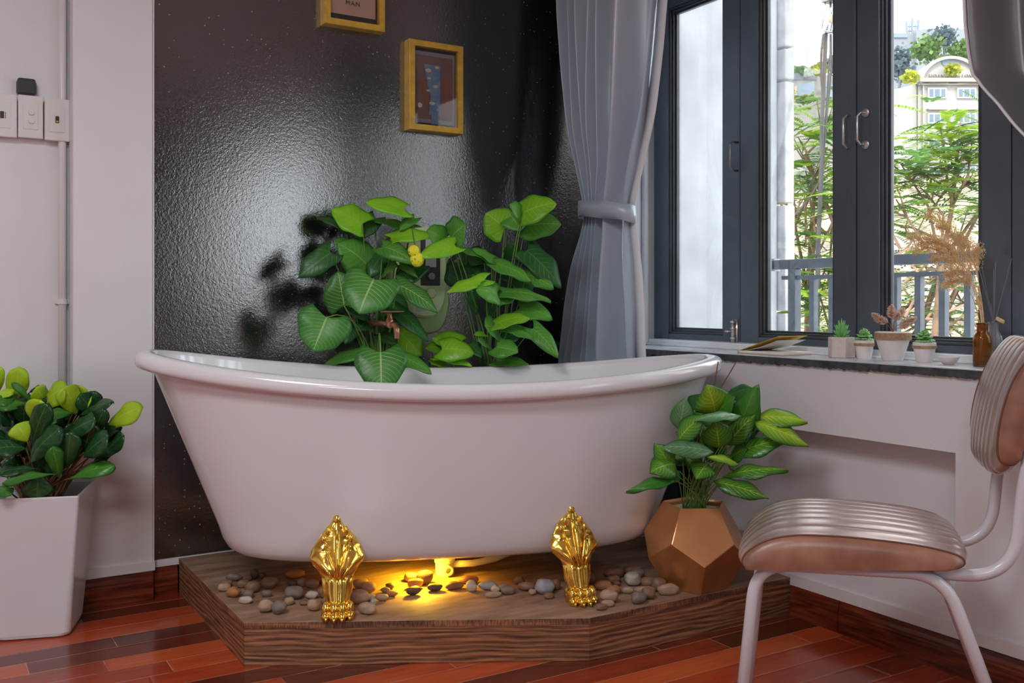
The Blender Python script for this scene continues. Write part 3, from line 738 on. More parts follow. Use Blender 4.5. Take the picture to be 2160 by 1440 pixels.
# ------------------------------------------------------------------ leaves
def leaf_mat(name, base, edge, vein, veinw=.12, n=9, slant=.55, rough=.34, under=None, midblotch=0.0):
    m = NT(name); uv = m.coord('UV'); sx = m.node('ShaderNodeSeparateXYZ', inp={0: uv}); U, V = sx.outputs[0], sx.outputs[1]
    au = m.math('ABSOLUTE', m.math('MULTIPLY', m.math('SUBTRACT', U, .5), 2.0))
    ph = m.math('FRACT', m.math('MULTIPLY', m.math('SUBTRACT', V, m.math('MULTIPLY', m.math('POWER', au, 1.3), slant*.6)), n))
    tri = m.math('ABSOLUTE', m.math('SUBTRACT', ph, .5))               # .5 at veins
    vn = m.math('SMOOTH_MIN', 1.0, m.math('MAXIMUM', 0.0, m.math('DIVIDE', m.math('SUBTRACT', tri, .5-veinw), veinw)), .1)
    mid = m.math('LESS_THAN', au, .035)
    f = m.math('MAXIMUM', m.math('MULTIPLY', vn, m.math('SUBTRACT', 1.0, m.math('MULTIPLY', au, .75))), mid)
    ob = m.node('ShaderNodeObjectInfo').outputs['Random']
    nz = m.noise(m.geo(), 30, 2)
    b0 = m.mix(m.math('POWER', au, 1.6), base, edge)
    b0 = m.mix(m.math('MULTIPLY', nz, .35), b0, tuple(x*.6 for x in edge[:3])+(1,))
    hs = m.node('ShaderNodeHueSaturation', inp={'Color': b0, 'Value': m.math('ADD', m.math('MULTIPLY', ob, .45), .95)})
    col = m.mix(m.math('MULTIPLY', f, .75), hs.outputs[0], vein)
    m.set(Base_Color=col, Roughness=rough, Specular_IOR_Level=.45)
    m.bump(f, .35, .002)
    tr = m.node('ShaderNodeBsdfTranslucent', inp={'Color': m.mix(.5, col, vein)}); ms = m.node('ShaderNodeMixShader', inp={0: .16})
    m.t.links.new(m.p.outputs[0], ms.inputs[1]); m.t.links.new(tr.outputs[0], ms.inputs[2]); m.t.links.new(ms.outputs[0], m.n['Material Output'].inputs[0])
    return m.m
LM = {
 'b': leaf_mat('bright_leaf', srgb(142,205,44), srgb(112,188,34), srgb(184,225,90), .10, 7),
 'm': leaf_mat('mid_leaf', srgb(96,168,60), srgb(72,146,50), srgb(160,205,110), .09, 8),
 'd': leaf_mat('dark_leaf', srgb(50,108,50), srgb(40,92,44), srgb(100,150,80), .08, 8),
 'v': leaf_mat('veined_leaf', srgb(84,152,64), srgb(56,126,48), srgb(190,220,150), .11, 10),
 'l': leaf_mat('lime_leaf', srgb(180,216,40), srgb(160,204,34), srgb(205,228,110), .06, 5, rough=.45),
 'k': leaf_mat('deep_green_glossy_leaf', srgb(38,86,44), srgb(30,72,40), srgb(96,136,70), .05, 5, rough=.24),
 'g': leaf_mat('fresh_green_leaf', srgb(66,134,42), srgb(44,110,36), srgb(120,160,70), .06, 5, rough=.3),
 'y': leaf_mat('variegated_leaf', srgb(170,212,40), srgb(44,122,46), srgb(220,236,100), .13, 9, rough=.28),
 'z': leaf_mat('variegated_dark_leaf', srgb(92,158,40), srgb(28,98,42), srgb(200,222,90), .12, 9, rough=.25),
 'p': leaf_mat('pale_glossy_leaf', srgb(110,160,110), srgb(70,130,70), srgb(190,215,180), .10, 9, rough=.2),
}
SHAPES = {
 'heart': [(0,.70),(.06,.88),(.15,.98),(.28,1),(.42,.98),(.58,.88),(.74,.68),(.87,.42),(.95,.20),(1,.0)],
 'broad': [(0,.06),(.08,.22),(.2,.42),(.4,.76),(.58,.96),(.72,1),(.84,.90),(.93,.62),(.985,.25),(1,.02)],
 'lance': [(0,.05),(.08,.34),(.2,.70),(.34,.95),(.46,1),(.6,.90),(.74,.68),(.87,.38),(.96,.12),(1,.0)],
}
def leaf_geo(b, base, tip, W, shape='heart', face=.9, droop=.16, fold=.12, wave=.03, seed=0, nv=18, nu=10, nrm=None):
    ax = tip-base; L = ax.length; a = ax/L
    if nrm is None:
        toc = (Vector((0,0,CZ))-base).normalized()
        n = toc*face+Vector((0,0,1))*math.sqrt(max(0,1-face*face))*.9
    else: n = nrm
    n = (n-a*n.dot(a)); 
    if n.length < .12: n = Vector((0,0,1))-a*a.z
    n.normalize(); s = a.cross(n)
    tab = SHAPES[shape]; rnd = random.Random(seed); p1, p2, p3 = [rnd.uniform(0, 6.28) for _ in range(3)]
    vs = []; uvs = []
    lobe = .22 if shape == 'heart' else 0
    for i in range(nv+1):
        v = 1-math.cos(math.pi/2*i/nv) if False else (i/nv)
        w_ = max(.002, smooth(tab, v))*W/2
        w_ *= 1+.05*math.sin(v*11+p1)
        for k in range(nu+1):
            u = -1+2*k/nu
            back = lobe*(1-v)**2.6*(abs(u)**1.4)*L
            wv = wave*L*math.sin(v*13+p2+(1.6 if u > 0 else 0))*u*u + wave*L*.5*math.sin(v*7+p3)*abs(u)
            h = droop*L*4*v*(1-v)*.5 + fold*w_*abs(u) - .28*fold*w_*u*u*4*abs(u)**.5 + wv - droop*L*.25*(u*u)*(.4+v)
            vs.append(base+a*(v*L-back)+s*(u*w_)+n*h); uvs.append((k/nu, v))
    fs = [(i*(nu+1)+k, i*(nu+1)+k+1, (i+1)*(nu+1)+k+1, (i+1)*(nu+1)+k) for i in range(nv) for k in range(nu)]
    b.add(vs, fs, uvs)
def make_plant(t, root, specs, conv, d0, stem_mat, shape, sk, rad=.003, stemspread=.02, dj=.12, solid=.0007, straight=.5, leafname='leaf', wk=1.0, dmap=None, stem_end=None):
    rnd = random.Random(sk)
    for i, sp in enumerate(specs):
        bx, by, tx, ty, W, mt = sp[:6]; face = sp[6] if len(sp) > 6 else .85; dd = sp[7] if len(sp) > 7 else 0; dt = sp[8] if len(sp) > 8 else dd-.05
        sc, ox, oy = conv
        p0 = (ox+bx/sc, oy+by/sc); p1 = (ox+tx/sc, oy+ty/sc)
        d = d0+dd; B_ = pt(*p0, d); T_ = pt(*p1, d0+dt); Wm = wk*W/sc/FX*d*{'heart': 1.16, 'broad': 1.38, 'lance': 1.32}[shape]
        if shape != 'heart': T_ = B_+(T_-B_)*1.07
        b = MB(); leaf_geo(b, B_, T_, Wm, shape, face, droop=rnd.uniform(.10,.22), fold=rnd.uniform(.05,.2), wave=rnd.uniform(.012,.03), seed=sk*100+i)
        lf = b.build(leafname, LM[mt], t, smooth=True, solid=solid)
        if stem_mat:
            r0 = root+Rt*rnd.uniform(-stemspread, stemspread)+Fw*rnd.uniform(-stemspread, stemspread)*.6
            mid = r0.lerp(B_, straight if dd > -.19 else .35)+Vector((0,0,(.12 if dd > -.19 else .55)*(B_-r0).length)); 
            pts = [r0*(1-q)**2+mid*2*q*(1-q)+B_*q*q for q in [j/8 for j in range(9)]]
            b = MB(); b.tube(pts, [rad*(1-.35*j/8) for j in range(9)], 7); b.build('stem', stem_mat, lf, smooth=True)
M['stem'] = plain('green_stem', srgb(120,160,80), .4, var=.1)
M['stem_brown'] = plain('brown_stem', srgb(120,86,50), .5, var=.15)
M['soil'] = plain('potting_soil', (.03,.022,.016,1), .9, var=.4, scale=60, bump=.6, bscale=120)
M['terracotta_dark'] = plain('dark_nursery_pot', (.05,.05,.05,1), .5)
Z2 = (3.13, 600, 380)
def potted(name, label, base, r, h, zbase):
    t = thing(name, label, 'plant', Vector((base.x, base.y, zbase)))
    b = MB(); c = Vector((base.x, base.y, zbase)); b.lathe([(r*.72,0),(r,h),(r*1.06,h),(r*1.06,h+.015),(r*.92,h+.015),(r*.9,h-.01)], c, 24); b.build('nursery_pot', M['terracotta_dark'], t, smooth=False)
    b = MB(); b.lathe([(r*.9,h-.012),(.001,h-.008)], c, 24, None, True, False); b.build('soil', M['soil'], t)
    return t, c+Vector((0,0,h-.01))
# left philodendron
ra = pt(785, 800, 3.54); ta, roota = potted('philodendron_plant', 'leafy green plant with big heart leaves left of the water heater, drooping over the rim', ra, .075, .42, PZ)
rt = pt(795, 775, 3.53)
make_plant(ta, rt+Vector((0,0,-.1)), [
 (790,190,535,145,190,'b',.55,0), (515,290,310,188,185,'b',.8,0,.0), (400,320,215,245,80,'d',.5,.08,.08), (840,320,572,255,100,'m',.45,.05,.05), (705,385,1000,362,135,'b',.6,-.02,-.04),
 (305,480,92,640,150,'d',.9,-.1,-.14), (545,560,350,415,240,'m',.8,.02), (650,440,855,545,125,'m',.8,-.05), (760,560,880,640,48,'m',.8,0),
 (590,655,492,880,315,'v',.85,-.22,-.28), (395,830,352,600,210,'v',.9,-.08,-.08), (280,905,190,1128,300,'v',.95,-.22,-.25), (635,1135,640,1400,285,'v',.97,-.40,-.45),
 (750,990,905,1158,190,'b',.9,.04,.04), (750,690,1012,870,140,'v',.6,-.1,-.15), (730,850,952,1060,110,'d',.6,-.06,-.1), (490,1150,262,1212,110,'m',.55,-.12,-.14), (780,1165,972,1275,100,'m',.6,-.2,-.26),
 (540,880,405,850,110,'d',.8,0), (640,1010,740,1080,100,'d',.8,0), (600,250,480,400,120,'d',.7,.08), (880,560,740,700,150,'d',.8,.03), (640,500,560,640,120,'d',.8,.05),
 (700,800,800,960,150,'d',.8,.02), (450,960,400,1080,110,'d',.8,.03), (860,250,760,330,80,'m',.6,.02),(430,420,330,420,110,'m',.7,.03),(560,920,480,990,120,'d',.8,.03),(660,600,740,560,110,'m',.8,.02),(680,900,640,1000,120,'d',.8,.05),(400,760,330,700,120,'d',.8,.05),(820,930,760,860,100,'d',.7,.05)],
 Z2, 3.45, M['stem'], 'heart', 3, rad=.0032)
tb, _ = potted('philodendron_plant', 'low bright green plant just above the tub rim in the middle', pt(925, 800, 3.56), .05, .40, PZ)
make_plant(tb, pt(935, 775, 3.56)+Vector((0,0,-.06)), [(1165,1075,975,1040,130,'b',.8,-.02,-.05), (1040,1115,1252,1140,155,'b',.85,-.1,-.12), (1035,1115,932,1105,90,'b',.8,-.02), (1020,1165,1238,1222,90,'b',.5,-.06), (985,1180,1060,1235,80,'b',.6,-.02), (1230,1080,1300,1170,70,'d',.8,.02)],
 Z2, 3.52, M['stem'], 'heart', 5, rad=.0025)
tc, _ = potted('philodendron_plant', 'tall leafy plant right of the water heater, its top leaves beside the dark corner', pt(1045, 800, 3.66), .075, .42, PZ)
make_plant(tc, pt(1040, 775, 3.64)+Vector((0,0,-.08)), [
 (1100,385,1195,292,200,'m',.8,-.05), (1060,400,945,330,150,'m',.8,-.05), (1125,430,885,505,115,'b',.75,-.1,-.14), (1200,660,1200,450,215,'d',.85,.08,.08), (1370,548,1130,440,75,'m',.5,0),
 (1385,525,1240,452,95,'m',.6,0), (1400,555,1632,668,105,'m',.55,-.05), (1325,655,1072,738,100,'b',.6,-.1,-.12), (1405,752,1268,722,135,'m',.85,-.1), (1425,742,1760,795,110,'m',.5,-.05), (1550,848,1768,908,130,'m',.7,-.02),
 (1575,215,1792,150,165,'b',.8,-.05,-.08), (1560,230,1490,160,110,'m',.8,-.05), (1455,320,1328,215,190,'b',.85,0,0), (1590,300,1828,290,165,'m',.85,.03,.02), (1490,230,1560,330,140,'m',.8,.02), (1505,520,1492,405,90,'d',.8,.08),
 (1600,465,1828,708,150,'d',.7,.02), (1600,625,1778,712,110,'m',.7,0), (1390,950,1615,905,120,'b',.6,-.1), (1400,985,1325,960,150,'m',.85,-.08), (1480,975,1655,1045,90,'m',.5,-.1), (1640,980,1808,1168,100,'m',.75,-.12),
 (1400,1100,1542,1135,125,'m',.8,-.12), (1340,1080,1280,1060,90,'m',.8,-.1), (1400,1195,1612,1212,90,'m',.5,-.05), (1320,1015,1255,1020,45,'b',.8,0), (1232,750,1270,882,62,'d',.8,.05), (1480,600,1640,720,130,'d',.7,.08),
 (1330,880,1420,800,110,'d',.8,.05), (1470,740,1400,820,120,'m',.8,-.02), (1310,470,1230,560,110,'d',.8,.06), (1500,1020,1440,1080,90,'d',.8,.02), (1200,560,1290,640,100,'d',.8,.06)],
 Z2, 3.50, M['stem'], 'heart', 7, rad=.0026, stemspread=.03, wk=1.14)

# ------------------------------------------------------------------ white planter at the left
def PC(u, v): return (-1.318, 2.882, u, v)
ux = Vector((.973, .23)); vx = Vector((-.23, .973))
def planter_pt(u, v, z):          # u to the left along the front from the right corner, v backwards ; tapering to the floor
    return C(-1.318-u*ux.x+v*vx.x, 2.882-u*ux.y+v*vx.y, z)
HPl = .425
ctr = planter_pt(.135, .125, 0)
t = thing('potted_plant', 'bushy plant of dark and lime leaves in a tapered square white planter', 'plant', ctr)
def sq(z, half, r=.02, inset=0):
    c = planter_pt(.105, .11, z); out = []
    h = half-inset
    for qx, qy, a0 in ((1,-1,-90),(1,1,0),(-1,1,90),(-1,-1,180)):
        for j in range(6):
            a = math.radians(a0+j*18); ox = qx*(h-r)+r*math.cos(a); oy = qy*(h-r)+r*math.sin(a)
            w_ = Rt*(ux.x*ox+vx.x*oy)+Fw*(ux.y*ox+vx.y*oy); out.append(c+w_)
    return out
b = MB(); hb, ht = .106, .138
rg = [sq(0, hb-.012, .03), sq(.004, hb-.003, .03), sq(.014, hb+.0, .022)]
for i in range(1, 9): rg.append(sq(lerp(.014,HPl-.004,i/8), lerp(hb,ht,i/8), lerp(.02,.008,i/8)))
rg += [sq(HPl, ht-.0015, .007), sq(HPl, ht-.006, .007), sq(HPl-.004, ht-.008, .006), sq(.34, ht-.014, .006)]
b.rings(rg, True, True, False); b.build('planter', plain('white_glazed_planter', (.70,.68,.70,1), .2, var=.02, Coat_Weight=.3), t, smooth=False, bevel=0)
b = MB(); r_ = sq(.36, ht-.014, .006); b.add(r_, [tuple(range(len(r_)))]); b.build('soil', M['soil'], t)
Z7 = (4.967, 0, 770)
rp = planter_pt(.105, .11, .36)
L = [(175,400,190,60,165,'l',.9,.05),(-20,300,0,50,75,'l',.9,.05),(-60,330,115,290,115,'l',.8,0),(475,425,660,250,210,'l',.85,0),(470,420,385,250,150,'l',.85,.02),(800,520,690,245,190,'l',.8,.0),(790,420,835,232,165,'l',.9,.05),(890,450,945,368,125,'l',.9,.05),
 (345,620,405,388,175,'l',.85,-.08),(285,800,185,630,175,'l',.85,-.14,-.16),(1105,665,1450,455,185,'l',.85,-.02),
 (335,850,480,435,165,'k',.85,-.1),(305,1035,605,690,200,'k',.85,-.1),(690,745,975,580,190,'k',.85,-.06),(830,530,1150,395,125,'k',.7,-.02),(1010,690,1085,485,130,'k',.9,-.05),(1035,770,1210,630,125,'k',.85,0),(1085,965,1272,745,160,'k',.85,0),
 (890,905,960,635,160,'k',.9,-.05),(875,960,1110,760,210,'k',.85,-.1),(735,1185,1170,1065,150,'g',.75,-.12,-.12),(700,1075,735,735,170,'k',.9,-.08),(620,1185,555,880,130,'g',.9,-.12),(270,870,-30,870,175,'k',.75,-.14),(385,1080,-10,1125,120,'k',.6,-.12),(585,1140,60,1225,95,'g',.55,-.15),
 (400,1120,390,1375,215,'k',.95,-.14,-.14),(300,400,0,430,125,'g',.7,-.02),(180,300,-10,405,115,'g',.7,-.02),(330,390,145,195,65,'g',.8,-.02),(245,645,255,425,150,'k',.9,0),(760,500,505,520,130,'g',.6,-.04),(135,640,0,525,120,'k',.8,-.02),
 (290,320,402,215,34,'k',.8,.05),(490,700,570,590,90,'g',.8,-.08),(-30,1270,90,1350,110,'g',.8,-.14),(1060,820,1150,940,120,'k',.8,0),(740,700,640,600,130,'k',.8,.05)]
rnd = random.Random(9)
for i in range(22):
    x, y = rnd.uniform(-60, 900), rnd.uniform(820, 1200); a = rnd.uniform(-2.9, -.2); l = rnd.uniform(170, 250)
    L.append((x, y, x+l*math.cos(a), y+l*math.sin(a), rnd.uniform(110, 170), 'k', .85, rnd.uniform(-.06, .08)))
for i in range(44):
    x, y = rnd.uniform(-60, 1080), rnd.uniform(520, 1080); a = rnd.uniform(-2.6, -.5); l = rnd.uniform(180, 280)
    L.append((x, y, x+l*math.cos(a), y+l*math.sin(a), rnd.uniform(110, 170), 'k', .85, rnd.uniform(.02, .12)))
make_plant(t, rp, L, Z7, 2.98, M['stem_brown'], 'broad', 17, rad=.0028, stemspread=.05, straight=.55)

# ------------------------------------------------------------------ copper faceted pot with dieffenbachia
M['copper_pot'] = plain('brushed_copper_paint', srgb(216,158,106), .30, .75, var=.12, scale=7, bump=.08, bscale=30)
pc = C(.566, 3.00, PZ); t = thing('potted_plant', 'variegated green plant in a copper faceted pot beside the tub', 'plant', pc)
a_ = .1155; phi = (1+5**.5)/2
Rp = a_/(2*math.sin(math.pi/5)); Rq = Rp*phi; inr = a_*1.1135
zA = inr-(.5*a_*math.tan(math.radians(0)) ) # placeholder
h1 = 2*inr; zl = h1*.5-a_*.2629*1.0; zl = inr - a_*.2629; zu = inr + a_*.2629
rot0 = math.radians(-90+36)      # a top edge faces the viewer
def pent(r, off, z): return [pc+Rt*(r*math.cos(rot0+off+k*2*math.pi/5))+Fw*(r*math.sin(rot0+off+k*2*math.pi/5)+.0)+Vector((0,0,z)) for k in range(5)]
Tp = pent(Rp, 0, 2*inr); Up = pent(Rq, 0, zu); Lp = pent(Rq, math.pi/5, zl); Bp = pent(Rp, math.pi/5, 0)
def dodeca(sc, top):
    c = pc+Vector((0,0,inr)); vs = [c+(v-c)*sc for v in Tp+Up+Lp+Bp]
    fs = [(15,16,17,18,19)[::-1]]
    for k in range(5):
        j = (k+1)%5
        fs.append((k, 5+k, 10+k, 5+j, j)); fs.append((15+k, 15+j, 10+j, 5+j, 10+k))
    return vs, fs
b = MB(); vs, fs = dodeca(1, 0); b.add(vs, fs)
vi, fi = dodeca(.93, 0); b.add(vi, [f[::-1] for f in fi[1:]])
b.add(Tp+[v for v in vi[:5]], [(k, (k+1)%5, 5+(k+1)%5, 5+k) for k in range(5)])
b.build('faceted_pot', M['copper_pot'], t, bevel=.0022, weld=True)
b = MB(); zz = 2*inr-.02; r_ = pent(Rp*1.08, 0, zz); b.add(r_, [tuple(range(5))]); b.build('soil', plain('pale_gravel', srgb(170,165,140), .8, var=.3, scale=80, bump=.6, bscale=100), t)
Z8 = (3.0, 1300, 780); rootp = pc+Vector((0,0,zz))
L = [(625,275,578,108,180,'y',.85,-.02),(640,270,740,180,120,'g',.85,-.02),(615,520,292,492,125,'p',.62,-.14,-.16),(792,290,515,318,85,'p',.5,-.1),(770,410,884,115,140,'g',.85,0),(870,300,1188,325,125,'y',.62,-.02),(865,330,1195,470,125,'y',.7,-.05),(735,545,1055,445,125,'z',.7,0),
 (650,495,630,335,155,'z',.9,-.05),(700,475,865,295,115,'z',.9,-.02),(675,675,1060,632,95,'z',.6,-.08),(610,705,940,805,110,'z',.7,-.1),(375,700,82,762,75,'g',.65,-.17,-.2),(370,595,228,642,150,'z',.85,-.15),(355,645,255,480,130,'z',.9,-.12),
 (390,450,545,295,120,'z',.85,-.09),(400,385,432,195,115,'p',.9,-.06),(480,290,565,165,125,'d',.9,.04),(690,175,865,118,95,'d',.7,.06),(775,600,590,552,65,'y',.7,-.1),(580,590,512,680,125,'z',.9,-.12),(590,470,560,370,110,'y',.85,-.02),(830,400,800,505,90,'d',.85,.04),(400,640,280,720,90,'g',.8,-.06),
 (700,540,640,470,110,'d',.85,.05),(520,400,440,320,120,'z',.85,.02),(760,330,700,240,120,'d',.85,.05),(560,200,640,120,110,'d',.85,.06),(450,600,420,500,120,'d',.9,.03),(740,620,690,560,90,'z',.85,-.02),(850,420,905,380,70,'g',.8,.02),(560,640,440,560,120,'z',.85,.0),(640,560,560,450,130,'g',.85,.03),(720,560,820,500,110,'z',.8,.02),(480,480,390,400,120,'g',.85,.03),(600,330,500,260,120,'z',.8,.03),(800,260,830,160,90,'g',.85,.05),(840,360,930,300,100,'z',.8,.04),(420,520,330,560,90,'z',.8,-.04),(660,420,740,330,120,'z',.85,.03),(520,560,500,470,110,'g',.85,.03)]
make_plant(t, rootp, L, Z8, 2.97, M['stem'], 'lance', 23, rad=.0019, stemspread=.035, straight=.4)
b = MB()
for x0, y0, x1, y1 in ((1504,830,1515,762),(1513,830,1552,765)):
    b.tube([rootp, pt(x0, y0+60, 2.99), pt(x0,y0,2.99), pt(x1,y1,2.99)], .0018, 6)
b.build('twigs', M['stem_brown'], t)
# ------------------------------------------------------------------ things on the sill
M['concrete'] = plain('pale_concrete', srgb(222,208,200), .75, var=.08, scale=60, bump=.25, bscale=140)
M['clay_white'] = plain('white_clay', srgb(238,230,226), .6, var=.04, scale=20)
M['twine'] = plain('jute_twine', srgb(186,152,118), .9, var=.25, scale=120, bump=.8, bscale=260)
M['succulent'] = plain('succulent_green', srgb(130,194,120), .45, var=.2, scale=60)
M['succulent2'] = plain('pale_succulent_green', srgb(150,206,130), .45, var=.2, scale=60)
m = NT('dried_flower'); cc_ = m.ramp(m.noise(m.coord(), 120, 2), [(.35, srgb(240,206,180)), (.65, srgb(255,240,226))]); m.set(Base_Color=cc_, Roughness=.9); M['dried'] = translucent(m, cc_, .4)
m = NT('dried_grass'); cc_ = m.ramp(m.noise(m.coord(), 60, 2), [(.35, srgb(246,214,150)), (.65, srgb(255,242,212))]); m.set(Base_Color=cc_, Roughness=.8); M['straw'] = translucent(m, cc_, .45)
XS = 2.50
def sill_at(px, x=XS): return Vector((x, onx(px, x), SZ))
def sc_at(p): return Vector((p.x, p.y, 0)).dot(Fw)/FX      # metres per pixel there
# hexagonal concrete pot with spiky succulent
p = sill_at(1775, 2.49); k = sc_at(p)
t = thing('potted_succulent', 'spiky green succulent in a hexagonal pale concrete pot on the sill', 'plant', p, 'small potted succulents on the sill')
b = MB(); r = 28*k; h = 43*k; a0 = math.radians(YAW*57.3-90+28)
hexp = lambda r, z: [p+Vector((r*math.cos(a0+j*math.pi/3), r*math.sin(a0+j*math.pi/3), z)) for j in range(6)]
b.rings([hexp(r*.97,0), hexp(r,.002), hexp(r,h-.002), hexp(r*.97,h), hexp(r*.74,h), hexp(r*.7,h-.01)], True, True, False); b.build('hexagonal_pot', M['concrete'], t, bevel=.0012)
b = MB(); q = hexp(r*.72, h-.008); b.add(q, [tuple(range(6))]); b.build('soil', M['soil'], t)
b = MB(); rnd = random.Random(3); c0 = p+Vector((0,0,h-.006))
for ring_, (n, el, l) in enumerate([(9, 18, .026), (9, 38, .034), (8, 58, .042), (5, 76, .048), (1, 90, .05)]):
    for j in range(n):
        a = 2*math.pi*(j+.5*(ring_%2))/n; e = math.radians(el); d = Vector((math.cos(a)*math.cos(e), math.sin(a)*math.cos(e), math.sin(e)))
        q0 = c0+Vector((0,0,ring_*.003)); b.tube([q0, q0+d*l*.35, q0+d*l*.7+Vector((0,0,.002)), q0+d*l+Vector((0,0,.004))], [.003,.0045,.0032,.0004], 6)
b.build('succulent_rosette', M['succulent'], t, smooth=True)
def round_pot(px, wtop, wbot, h, rim, label, x=XS, twine=0.5):
    p = sill_at(px, x); k = sc_at(p); t = thing('potted_succulent', label, 'plant', p, 'small potted succulents on the sill')
    R, r, H, q = wtop*k/2, wbot*k/2, h*k, rim*k
    b = MB(); b.lathe([(r*.96,0),(r,.002),(lerp(r,R*.9,.95),H-q),(R*.93,H-q),(R*.95,H-q+.001),(R*.95,H-.001),(R*.88,H),(R*.78,H),(R*.76,H-.01)], p, 32); b.build('clay_pot', M['clay_white'], t, smooth=False)
    b = MB(); z = H-q*.9
    while z < H-q*(1-twine):
        b.lathe([(R*.95+.0018*math.cos(a), z+.0018*math.sin(a)) for a in [j*math.pi/3-math.pi/2 for j in range(6)]], p, 32, None, False); z += .0026
    b.build('twine_wrap', M['twine'], t, smooth=True)
    b = MB(); b.lathe([(R*.77,H-.006),(.001,H-.004)], p, 20, None, True, False); b.build('soil', M['clay_white'], t)
    return t, p, R, H
def rosette(t, c, R, seed, mat, up=.8):
    b = MB(); rnd = random.Random(seed)
    for lay, (n, el, l) in enumerate([(7, 8, 1.0), (7, 28, .95), (6, 50, .9), (5, 68, .9), (3, 84, .9)]):
        for j in range(n):
            a = 2*math.pi*(j+.5*(lay%2))/n+rnd.uniform(-.2,.2); e = math.radians(el+rnd.uniform(-6,6)); d = Vector((math.cos(a)*math.cos(e), math.sin(a)*math.cos(e), math.sin(e)))
            q0 = c+Vector((0,0,lay*R*.13*up)); nrm = Vector((0,0,1))*math.cos(e)-Vector((math.cos(a), math.sin(a),0))*math.sin(e)
            leaf_geo(b, q0, q0+d*R*l*1.05, R*.75, 'broad', nrm=nrm, droop=.2, fold=.5, wave=.02, seed=seed*50+lay*9+j, nv=6, nu=4)
    return b.build('succulent_rosette', mat, t, smooth=True, solid=.0016)
t, p, R, H = round_pot(1823, 42, 29, 39, 12, 'small green succulent in a white clay pot between the concrete pot and the big pot')
rosette(t, p+Vector((0,0,H)), .027, 5, M['succulent2'])
t, p, R, H = round_pot(1950, 49, 33, 42, 13, 'small green succulent in a white clay pot between the big pot and the bowl')
rosette(t, p+Vector((0,0,H)), .028, 8, M['succulent2'])
t, p, R, H = round_pot(1883, 76, 42, 60, 17, 'dried fluffy flower heads in the biggest white clay pot with a jute rim', twine=.95)
del t['group']; t.name = 'potted_dried_flowers'
kk = sc_at(p)
for i, (dx, dy, tx, ty, w_) in enumerate([(-8,-12,-46,-38,16),(-3,-20,-2,-56,17),(4,-18,26,-50,15),(6,-12,48,-30,15),(-6,-18,-24,-28,13),(2,-20,10,-40,14),(6,-6,36,-16,12)]):
    c0 = p+Vector((0,0,H)); A = c0+Rt*(dx*kk)+Vector((0,0,-dy*kk)); B_ = c0+Rt*(tx*kk)+Vector((0,0,-ty*kk))+Fw*(((i*37)%5-2)*.006)
    b = MB(); b.tube([c0, A, A.lerp(B_,.3)], .0009, 6); st = b.build('flower_stem', M['stem_brown'], t)
    b = MB(); rnd = random.Random(i); ax = (B_-A)
    for j in range(260):
        u = rnd.random(); r_ = w_*1.2*kk/2*math.sin(math.pi*(.12+.86*u))**.7; a = rnd.uniform(0,6.28)
        s1 = ax.cross(Vector((0,0,1))).normalized(); s2 = ax.cross(s1).normalized()
        q = A+ax*(.2+.8*u); d = s1*math.cos(a)+s2*math.sin(a)
        b.tube([q, q+d*r_+ax.normalized()*.004], [.0011,.0005], 4)
    b.build('flower_head', M['dried'], t, smooth=True)
# bowl
p = sill_at(2001, 2.47); k = sc_at(p); r = 22*k
b = MB(); b.lathe([(r*.42,0),(r*.5,.001),(r*.8,.010),(r*.97,.019),(r,.0215),(r*.97,.0225),(r*.93,.020),(r*.75,.010),(r*.4,.004),(.001,.004)], p, 32); o = b.build('bowl', M['clay_white'], smooth=True, origin=p); tag(o, 'small empty white bowl on the sill beside the brown bottle', 'bowl')
# open book
bk0 = sill_at(1642, 2.47); k = sc_at(bk0)
t = thing('open_book', 'small book lying on the sill with its yellow-lined cover lifted', 'book', bk0)
M['book_cover'] = plain('kraft_cover', srgb(205,180,150), .6); M['page'] = plain('paper', srgb(242,238,232), .6); M['yellow_page'] = plain('yellow_endpaper', srgb(246,200,90), .6)
yA, yB = onx(1585, 2.45), onx(1700, 2.49)
x0, x1 = 2.385, 2.52
b = MB(); b.box((x0+.003, yB+.003, SZ+.003), (x1-.002, yA-.004, SZ+.011)); b.build('page_block', M['page'], t, bevel=.001)
b = MB(); b.box((x0, yB, SZ+.0003), (x1, yA, SZ+.003)); b.box((x0, yA-.003, SZ+.0003), (x1, yA, SZ+.012)); b.build('cover', M['book_cover'], t)
A0 = Vector((x0, yA-.01, SZ+.0115)); A1 = Vector((x1, yA-.01, SZ+.0115)); up = Vector((0, yB-yA+.03, .052))
b = MB(); b.add([A0, A1, A1+up, A0+up], [(0,1,2,3)]); b.build('raised_cover', M['yellow_page'], t, solid=.0012)
up2 = Vector((0, (yB-yA)*.80, .040)); 
b = MB(); off = Vector((.0, -.003, -.002)); pts0 = []
rows = []
for j in range(7):
    u = j/6; rows.append([A0+off+up2*u+Vector((.0,0,-.006*math.sin(math.pi*u))), A1+off+up2*u+Vector((0,0,-.006*math.sin(math.pi*u)))])
b.rings(rows, False); b.build('raised_page', M['page'], t, solid=.0006)
